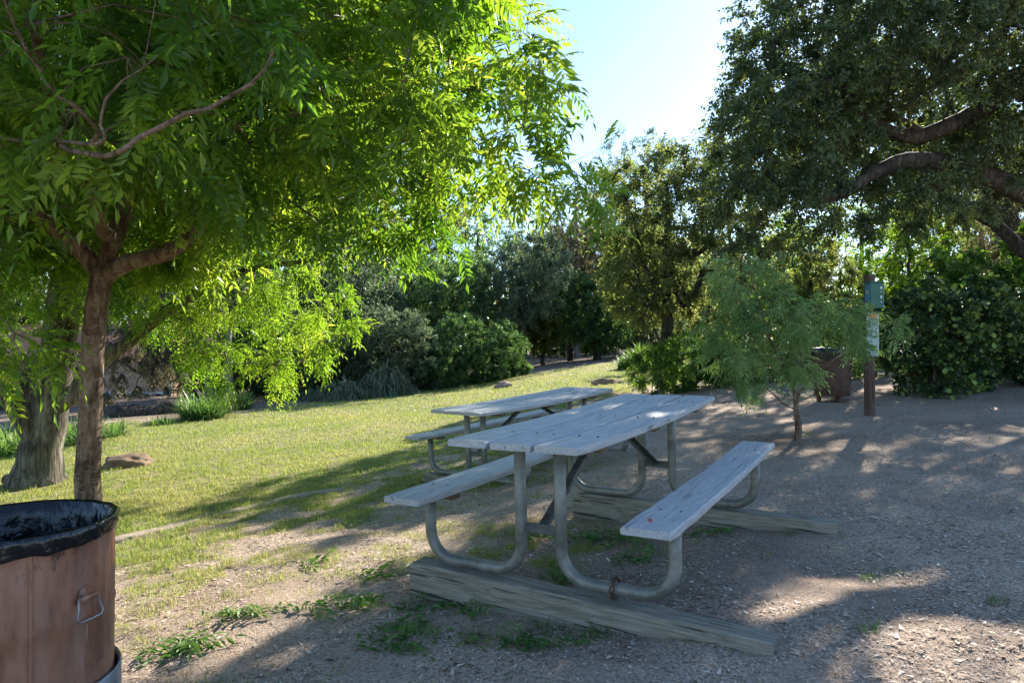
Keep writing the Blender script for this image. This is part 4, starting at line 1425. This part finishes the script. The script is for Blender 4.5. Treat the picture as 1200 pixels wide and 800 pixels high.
bg_tree('tree', 'blue grey tree left of the low spreading oak limb, far back', 742, 44, 335, 410, 44, 'blue', BD, 106, .2, .17, 1.2, 3)
bg_tree('gum_tree', 'tall airy grey gum tree whose top shows over the rounded oak', 758, 46, 158, 300, 62, 'blue', BP, 107, .3, .17, .7, 5)
bg_tree('gum_tree', 'tall thin grey gum tree behind the edge of the feathery leaved crown', 675, 50, 205, 330, 62, 'blue', BP, 108, .3, .18, .6, 5)
bg_tree('tree', 'pale olive shrubby tree between dark trunks on the far lawn edge', 636, 39, 350, 412, 34, 'olive', BD, 109, .12, .15, 1.2, 3)
bg_tree('tree', 'dark tree behind the big dark shrub, left of centre', 510, 36, 300, 400, 75, 'deep', BD, 110, .2, .16, 1.3, 4)
bg_tree('tree', 'grey green tree behind the hanging lime leaves', 420, 33, 295, 420, 70, 'blue', BD, 111, .2, .15, 1.3, 4)
bg_tree('tree', 'tall dark tree behind the pale twin trunks', 300, 30, 240, 440, 95, 'deep', BD, 112, .25, .14, 1.5, 5)
bg_tree('tree', 'dark tree with drooping leaves hanging before the peach wall', 185, 21, 300, 462, 85, 'brownish', BD, 113, .18, .09, 1.3, 5, droop=.7, base_px=235)
bg_tree('tree', 'tall green tree far behind the thick furrowed trunk', 40, 34, 180, 420, 120, 'olive', BD, 114, .3, .16, 1.4, 5)
bg_tree('tree', 'tall tree closing the view behind the feathery crown, left', 180, 44, 120, 400, 130, 'deep', BD, 115, .3, .2, 1.2, 5)
bg_tree('tree', 'tall tree closing the view behind the feathery crown, centre left', 420, 50, 190, 400, 120, 'olive', BD, 116, .3, .2, 1.2, 5)
bg_tree('tree', 'tall dark tree closing the view above the shrubs, near centre', 560, 54, 230, 400, 80, 'deep', BD, 117, .3, .22, 1.2, 5)
# right background
def shade_oak():  # crown added behind the near oak to shade the soil at right
    b = foot(15.2, 19.8, .1)
    ells = [(9.2, 19.5, 7.0, 2.7, 2.2, 1.7), (12.2, 19.8, 6.8, 2.4, 2.2, 1.8), (7.0, 19.3, 6.6, 1.5, 1.6, 1.2), (10.6, 20.0, 8.4, 2.6, 2.2, 1.1)]
    limbs = [dict(pts=[b, b + [0, 0, .3], (15.0, 19.8, 3.0), (13.6, 19.8, 5.8), (10.4, 19.7, 7.6)], r=[.42, .34, .27, .2, .08], wob=.02),
             dict(pts=[(10.2, 19.5, 6.4), (8.6, 19.4, 6.9), (6.8, 19.3, 6.8)], r=[.17, .13, .09, .04], wob=.02, **{'from': (0, .75)}),
             dict(pts=[(12.4, 19.8, 5.6), (13.3, 19.9, 7.0)], r=[.15, .1, .04], wob=.02, **{'from': (0, .55)})]
    add_tree('oak_tree', 'tall dark oak crown added behind the arching oak at the right edge for its shade', 'tree', b, limbs, ells, 'oak', BD, 141, spacing=.62, clump_r=.66, sprigs=12, leaves=14,
             leaf=(.11, .055), tip_r=.01, droop=.2, step=.5, sides=(9, 5, 3), twig_r=.005, shell=.35)


shade_oak()
bg_tree('tree', 'sunlit yellow green tree behind the dispenser post', 950, 20, 262, 420, 62, 'olive', BD, 121, .12, .10, 1.2, 5)
bg_tree('tree', 'bright sunlit tree seen through the arch of the dark oak', 1010, 26, 205, 400, 80, 'lime', BD, 122, .15, .11, .9, 5)
bg_tree('tree', 'olive tree far behind the arch of the dark oak, right', 1110, 24, 210, 380, 80, 'olive', BD, 123, .15, .11, .9, 5)
bg_tree('tree', 'tall tree behind the young tree and dark oak lobe', 890, 34, 215, 400, 70, 'olive', BD, 124, .2, .15, 1.0, 5)
bg_tree('tree', 'dark tree at the right edge behind the vines', 1205, 19, 200, 400, 70, 'brownish', BD, 125, .2, .09, 1.2, 5)
bg_tree('tree', 'tall tree far behind the oak at the right', 1130, 42, 150, 380, 110, 'deep', BD, 126, .3, .18, 1.2, 5)
bg_tree('tree', 'grey tree beyond the round shrub at the end of the lawn', 830, 42, 300, 415, 60, 'blue', BD, 127, .2, .17, 1.1, 4)
bg_tree('tree', 'low bushy tree at the far end of the lawn, centre', 770, 50, 350, 418, 60, 'olive', BD, 128, .2, .2, 1.2, 3)
bg_tree('tree', 'dark low tree far behind the two pine trunks', 660, 54, 340, 418, 70, 'deep', BD, 129, .2, .2, 1.3, 3)
def wood():
    rng = np.random.default_rng(900)
    cs = []
    for k in range(150):
        a = rng.uniform(-.95, .95); d = rng.uniform(58, 80)
        h_ = 7.5 + 3.0 * math.sin(a * 9) + rng.uniform(-1.5, 2)
        for j in range(9):
            cs.append((a * d + rng.normal(0, 1.3), d + rng.normal(0, 1.5), 1 + h_ * (j + .5) / 9))
    cs = np.array(cs); n = len(cs)
    a, b, dd, cr = clump_sprigs(cs, np.full(n, 1.9), 16, rng, np.repeat(cs, 16, 0) - [0, 1, 1], .2, .5, np.clip(rng.normal(.45, .25, n), 0, 1))
    m = 6
    P = np.repeat(a, m, 0) + (np.repeat(b, m, 0) - np.repeat(a, m, 0)) * rng.random(len(a) * m)[:, None]
    L = rng.uniform(.3, .6, len(P))
    V, Fs, r = simple_leaves(P, rng.normal(0, 1, P.shape), L, L * .6, rng, np.clip(np.repeat(cr, m) + rng.normal(0, .1, len(P)), 0, 1))
    o = link('distant_wood', fast_mesh('distant_wood', V, Fs, LEAFM['olive'], rnd=r))
    tag(o, 'distant mass of dark trees closing the view all round', None, None, 'stuff')


wood()
bg_tree('tree', 'yellow green sunlit tree under the arch of the oak, left of the vines', 1065, 22.5, 222, 400, 62, 'lime', BD, 142, .10, .10, 1.0, 5)
bg_tree('tree', 'pale sunlit tree between the young tree and the dispenser post, farther back', 930, 24, 250, 400, 48, 'lime', BD, 143, .10, .10, .9, 4)
# twin pale trunks
bg_tree('gum_tree', 'left one of two pale slim trunks behind the strap leaf clump', 245, 23, 300, 385, 42, 'blue', BP, 131, .13, .1, .8, 3)
bg_tree('gum_tree', 'right one of two pale slim trunks behind the strap leaf clump', 268, 22.5, 290, 375, 42, 'blue', BP, 132, .12, .1, .8, 3)
print('trees', round(time.time() - T0, 1))

# ------------------------------------------------------------------ shrubs
def shrub(label, px, d, ytop, hw, leafkey, seed, leaf=.1, ybot=None, cover=1.3, n=5, kind='simple', aspect=.45, clump=None, name='shrub', droop=.15, sprigs=10, leaves=12):
    x = at(px, 0, d)[0]
    yb = 400 + (1.5 - gh(x, d)) / d * 815
    return bg_tree(name, label, px, d, ytop, (ybot or yb) + 4, hw, leafkey, BD, seed, .05, leaf, cover, n, stems=5, cat='shrub', droop=droop, sprigs=sprigs, leaves=leaves, aspect=aspect, kind=kind, clump=clump)


shrub('big dark green shrub at the back of the lawn, right in the shrub row', 545, 27.5, 368, 68, 'deep', 201, .12)
shrub('dark blue green shrub at the back of the lawn, middle of the shrub row', 468, 25, 362, 62, 'blue', 202, .11)
shrub('lighter green low shrub in front of the big dark shrub', 518, 25.5, 405, 36, 'deep', 203, .11)
shrub('dark narrow shrub at the right end of the shrub row beside the bare trunk', 592, 29.5, 378, 30, 'deep', 204, .12)
shrub('grey green shrub behind the grassy mound at the left end of the row', 415, 25, 385, 44, 'blue', 205, .11)
shrub('dark shadowed shrub under the hanging lime leaves', 348, 25, 372, 62, 'deep', 206, .12)
shrub('dark shrub behind the twin pale trunks', 272, 27, 385, 70, 'deep', 207, .12)
shrub('leafy bright green hedge shrub left of the young tree', 800, 15.4, 392, 54, 'bright', 208, .075, cover=1.5)
shrub('darker hedge shrub directly behind the young tree', 868, 15.0, 388, 48, 'deep', 209, .08, cover=1.4)
shrub('shrub in shade behind the hooped barrel', 965, 15, 375, 62, 'deep', 210, .08, cover=1.4)
shrub('large glossy dark round leaved shrub right of the dispenser post', 1105, 11.9, 338, 82, 'gloss', 211, .082, kind='round', aspect=.85, cover=1.0, clump=.26, n=7, sprigs=9, leaves=9)
shrub('glossy round leaved shrub at the right edge below the vines', 1200, 12.8, 345, 70, 'gloss', 212, .082, kind='round', aspect=.85, cover=1.0, clump=.28, n=5, sprigs=9, leaves=9)
shrub('sunlit bright vine covered shrub behind the glossy shrub', 1130, 15.5, 290, 74, 'bright', 213, .10, kind='round', aspect=.8, cover=1.0, clump=.36)
shrub('bright vine covered shrub climbing at the right edge', 1208, 14.5, 262, 45, 'bright', 214, .10, kind='round', aspect=.8, cover=1.0, clump=.34)
shrub('pale flowering shrub behind the left furrowed trunk', 20, 24, 420, 90, 'brownish', 215, .10)
print('shrubs', round(time.time() - T0, 1))


def tuft(name, label, cat, x, y, n, L, W, spread, bend, leafkey, seed, group=None, rx=.2, ry=.2, seg=5, h=0.0, dome=0):
    rng = np.random.default_rng(seed)
    b = foot(x, y, .01)
    a = rng.uniform(0, 2 * np.pi, n); r = np.sqrt(rng.random(n))
    ox = r * np.cos(a) * rx; oy = r * np.sin(a) * ry
    P = np.stack([ox, oy, ground_h(x + ox, y + oy) - b[2] - .005 + dome * (1 - r ** 2) * rng.random(n)], 1)
    tilt = np.abs(rng.normal(0, spread, n)) + .3 * r * spread
    aa = a + rng.normal(0, .7, n)
    D = np.stack([np.cos(aa) * np.sin(tilt), np.sin(aa) * np.sin(tilt), np.cos(tilt)], 1)
    V, Fs, rr = blades(P, D, L * rng.uniform(.55, 1.1, n), np.full(n, W) * rng.uniform(.7, 1.2, n), bend * rng.uniform(.5, 1.4, n), rng, np.clip(rng.normal(.5, .22, n), 0, 1), seg)
    o = link(name, fast_mesh(name, V, Fs, LEAFM[leafkey], rnd=rr)); o.location = b
    return tag(o, label, cat, group)


def tuft_px(name, label, cat, px, py, *a, **k):
    p = on_ground(px, py); return tuft(name, label, cat, p[0], p[1], *a, **k)


tuft_px('strap_leaf_plant', 'large clump of green strap leaves on the lawn edge below the twin trunks', 'plant', 238, 490, 820, 1.15, .035, .55, .5, 'strap', 301, rx=.5, ry=.45)
tuft_px('strap_leaf_plant', 'smaller strap leaf clump touching the large one on its right', 'plant', 278, 480, 420, .95, .032, .5, .45, 'strap', 302, rx=.35, ry=.35)
tuft_px('strap_leaf_plant', 'low strap leaf clump left of the large one', 'plant', 190, 497, 160, .45, .025, .6, .6, 'strap', 303, rx=.3, ry=.3)
tuft_px('strap_leaf_plant', 'bright strap leaf plants at the left edge behind the furrowed trunk', 'plant', 8, 532, 620, 1.05, .035, .6, .55, 'strap', 304, rx=.8, ry=.45)
tuft_px('strap_leaf_plant', 'bright strap leaf clump seen between the two left trunks', 'plant', 88, 520, 460, .95, .032, .5, .5, 'strap', 305, rx=.38, ry=.4)
tuft_px('strap_leaf_plant', 'thin strap leaf clump just right of the slim trunk', 'plant', 128, 512, 200, .7, .028, .6, .6, 'strap', 306, rx=.25, ry=.3)
tuft_px('grassy_shrub', 'grey green grassy mound with brown thatch at the back of the lawn', 'shrub', 450, 463, 1300, .75, .035, .9, 1.0, 'straw', 307, rx=1.0, ry=.7, dome=1.0)
tuft_px('grassy_shrub', 'grey green grassy clump spreading left of the thatched mound', 'shrub', 400, 468, 900, .6, .035, .9, .9, 'straw', 308, rx=.95, ry=.5, dome=.6)
tuft_px('grassy_shrub', 'small grey green grassy clump at the left end of the mound', 'shrub', 362, 468, 300, .5, .03, .8, .9, 'straw', 309, rx=.4, ry=.4, dome=.3)
tuft_px('round_shrub', 'small round yellow green shrub at the far right end of the lawn', 'shrub', 752, 431, 2200, .62, .03, .75, .35, 'bright', 310, rx=.95, ry=.8, dome=.75)


# small grass tufts and fallen sprigs near the table
TG = 'small grass tufts on the bare soil'
tpx = [(1016, 741, 'yellow grass tuft in the sun patch at the lower right', .10), (1019, 675, 'small green grass tuft on the bare soil right of the near beam', .08), (852, 750, 'pale grass tuft at the buried end of the near beam', .13),
       (700, 740, 'grass tuft in front of the near beam, below the chain', .15), (640, 735, 'grass clump against the front face of the near beam', .14), (560, 745, 'grass tuft in shade left of the near beam front', .11),
       (470, 735, 'wide grass tuft in shade at the bottom, left of the beam', .10), (928, 628, 'tiny green tuft beside the end of the farther beam', .06), (1165, 705, 'small dull tuft at the right border of the soil', .07),
       (948, 510, 'green weed at the foot of the young tree', .12), (1050, 668, 'faint green tuft on the soil right of the other small tuft', .06), (270, 722, 'green weed tuft in the sunny soil near the barrel', .07)]
for k, (px, py, lb, L) in enumerate(tpx):
    tuft_px('grass_tuft', lb, 'grass tuft', px, py, 70, L, .004, .7, .5, 'strap', 400 + k, TG, rx=.05, ry=.04, seg=3)


def sprig(px, py, n, spread, seed, label, L=.22):
    """fallen leafy sprig: compound leaves lying on the ground"""
    rng = np.random.default_rng(seed)
    c = on_ground(px, py)
    P = np.stack([rng.normal(0, spread, n), rng.normal(0, spread * .6, n), np.zeros(n)], 1)
    P[:, 2] = ground_h(c[0] + P[:, 0], c[1] + P[:, 1]) - c[2] + rng.uniform(.012, .04, n)
    n = max(2, int(n * .6)); P = P[:n]
    a = rng.uniform(-1.2, 1.5, n)
    D = np.stack([np.cos(a), np.sin(a), rng.uniform(-.02, .25, n)], 1)
    cp = compound_leaves(P, D, L * rng.uniform(.6, 1.1, n), rng, np.clip(rng.normal(.45, .3, n), 0, 1), 5, .31, .36, .12, True, .8)
    m = n * 11
    P2 = np.repeat(P, 11, 0) + np.stack([rng.normal(0, .055, m), rng.normal(0, .04, m), np.zeros(m)], 1)
    a2 = rng.uniform(0, 6.28, m)
    D2 = np.stack([np.cos(a2), np.sin(a2), rng.normal(.1, .25, m)], 1)
    L2 = rng.uniform(.025, .075, m)
    P2[:, 2] = ground_h(c[0] + P2[:, 0], c[1] + P2[:, 1]) - c[2] + rng.uniform(.008, .022, m)
    V, Fs, r = merge([cp, simple_leaves(P2, D2, L2, L2 * .34, rng, np.clip(rng.normal(.3, .3, m), 0, 1), .2)])
    V = V.copy()
    gz = ground_h(c[0] + V[:, 0], c[1] + V[:, 1]) - c[2]
    V[:, 2] = np.maximum(V[:, 2], gz + .004)
    o = link('fallen_sprig', fast_mesh('fallen_sprig', V, Fs, LEAFM['fallen'], rnd=r)); o.location = c
    tag(o, label, 'leaf sprig', 'green leaf sprigs fallen on the soil')


for k, (px, py, n, sp_, lb) in enumerate([
        (275, 722, 7, .06, 'green fallen sprig left of the longer row, on sunny soil'), (385, 712, 13, .14, 'longest row of fallen green leaves on the sunny soil'), (215, 770, 12, .10, 'fallen green leaves at the bottom by the barrel'),
        (375, 660, 4, .06, 'few fallen leaves on sunny ground left of the bench'), (435, 677, 5, .07, 'fallen sprig just outside the left corner of the near beam'), (530, 713, 14, .14, 'dark fallen leaves in shade before the left end of the near beam'),
        (655, 677, 7, .07, 'fallen leaves on the near beam between the pipes'), (620, 632, 7, .10, 'pale fallen leaves behind the near crossbar'), (700, 635, 12, .12, 'fallen leaves on the soil under the tabletop'),
        (735, 655, 5, .07, 'fallen leaves inside the right pipe loop'), (830, 628, 4, .05, 'fallen leaves behind the right bench pipe'), (480, 745, 12, .14, 'fallen leaves in the shade at the bottom centre left'),
        (620, 750, 10, .11, 'fallen leaves in the shade in front of the near beam'), (695, 595, 6, .09, 'fallen leaves farther back beneath the table')]):
    sprig(px, py, n, sp_, 500 + k, lb)
print('plants', round(time.time() - T0, 1))

# ------------------------------------------------------------------ berry on the bench
bpy.context.view_layer.update()
tb = [o for o in C.objects if o.name.startswith('picnic_table')][0]
BERRY.location = tb.matrix_world @ Vector((.645, -1.10, .433 + .006))

# ------------------------------------------------------------------ light
w = bpy.data.worlds.new('World'); sc.world = w; w.use_nodes = True
nt = w.node_tree
bg = nt.nodes['Background']
sky = nt.nodes.new('ShaderNodeTexSky'); sky.sky_type = 'NISHITA'; sky.sun_disc = False
sky.sun_elevation = math.radians(SUN_EL); sky.sun_rotation = math.radians(SUN_AZ)
sky.air_density = 1.0; sky.dust_density = .16; sky.ozone_density = 4.0; sky.altitude = 50
nt.links.new(sky.outputs[0], bg.inputs[0]); bg.inputs[1].default_value = .054
sl = bpy.data.lights.new('sun', 'SUN'); sl.energy = 2.4; sl.angle = math.radians(.53); sl.color = (1.0, .93, .82)
so = bpy.data.objects.new('sun', sl); C.objects.link(so)
az, el = math.radians(SUN_AZ), math.radians(SUN_EL)
sd = Vector((math.sin(az) * math.cos(el), math.cos(az) * math.cos(el), math.sin(el)))
so.rotation_euler = sd.to_track_quat('Z', 'Y').to_euler()
so.location = sd * 60

cam = bpy.data.cameras.new('camera'); co = bpy.data.objects.new('camera', cam); C.objects.link(co); sc.camera = co
co.location = (0, 0, CAMZ); co.rotation_euler = (math.pi / 2, 0, 0)
cam.sensor_width = 36; cam.lens = 36 * F; cam.clip_start = .05; cam.clip_end = 3000

vs = sc.view_settings
vs.view_transform = 'Standard'; vs.look = 'None'; vs.gamma = 1; vs.use_curve_mapping = False; vs.exposure = 2.55
sc.render.engine = 'CYCLES'
cy = sc.cycles
cy.max_bounces = 10; cy.diffuse_bounces = 6; cy.glossy_bounces = 2; cy.transmission_bounces = 2; cy.transparent_max_bounces = 4
cy.use_adaptive_sampling = False
cy.use_denoising = True
cy.denoising_prefilter = 'ACCURATE'
try:
    cy.denoiser = 'OPENIMAGEDENOISE'; cy.denoising_input_passes = 'RGB_ALBEDO_NORMAL'
except Exception: pass
cy.sample_clamp_indirect = 8
cy.caustics_reflective = False; cy.caustics_refractive = False
print('done', round(time.time() - T0, 1))
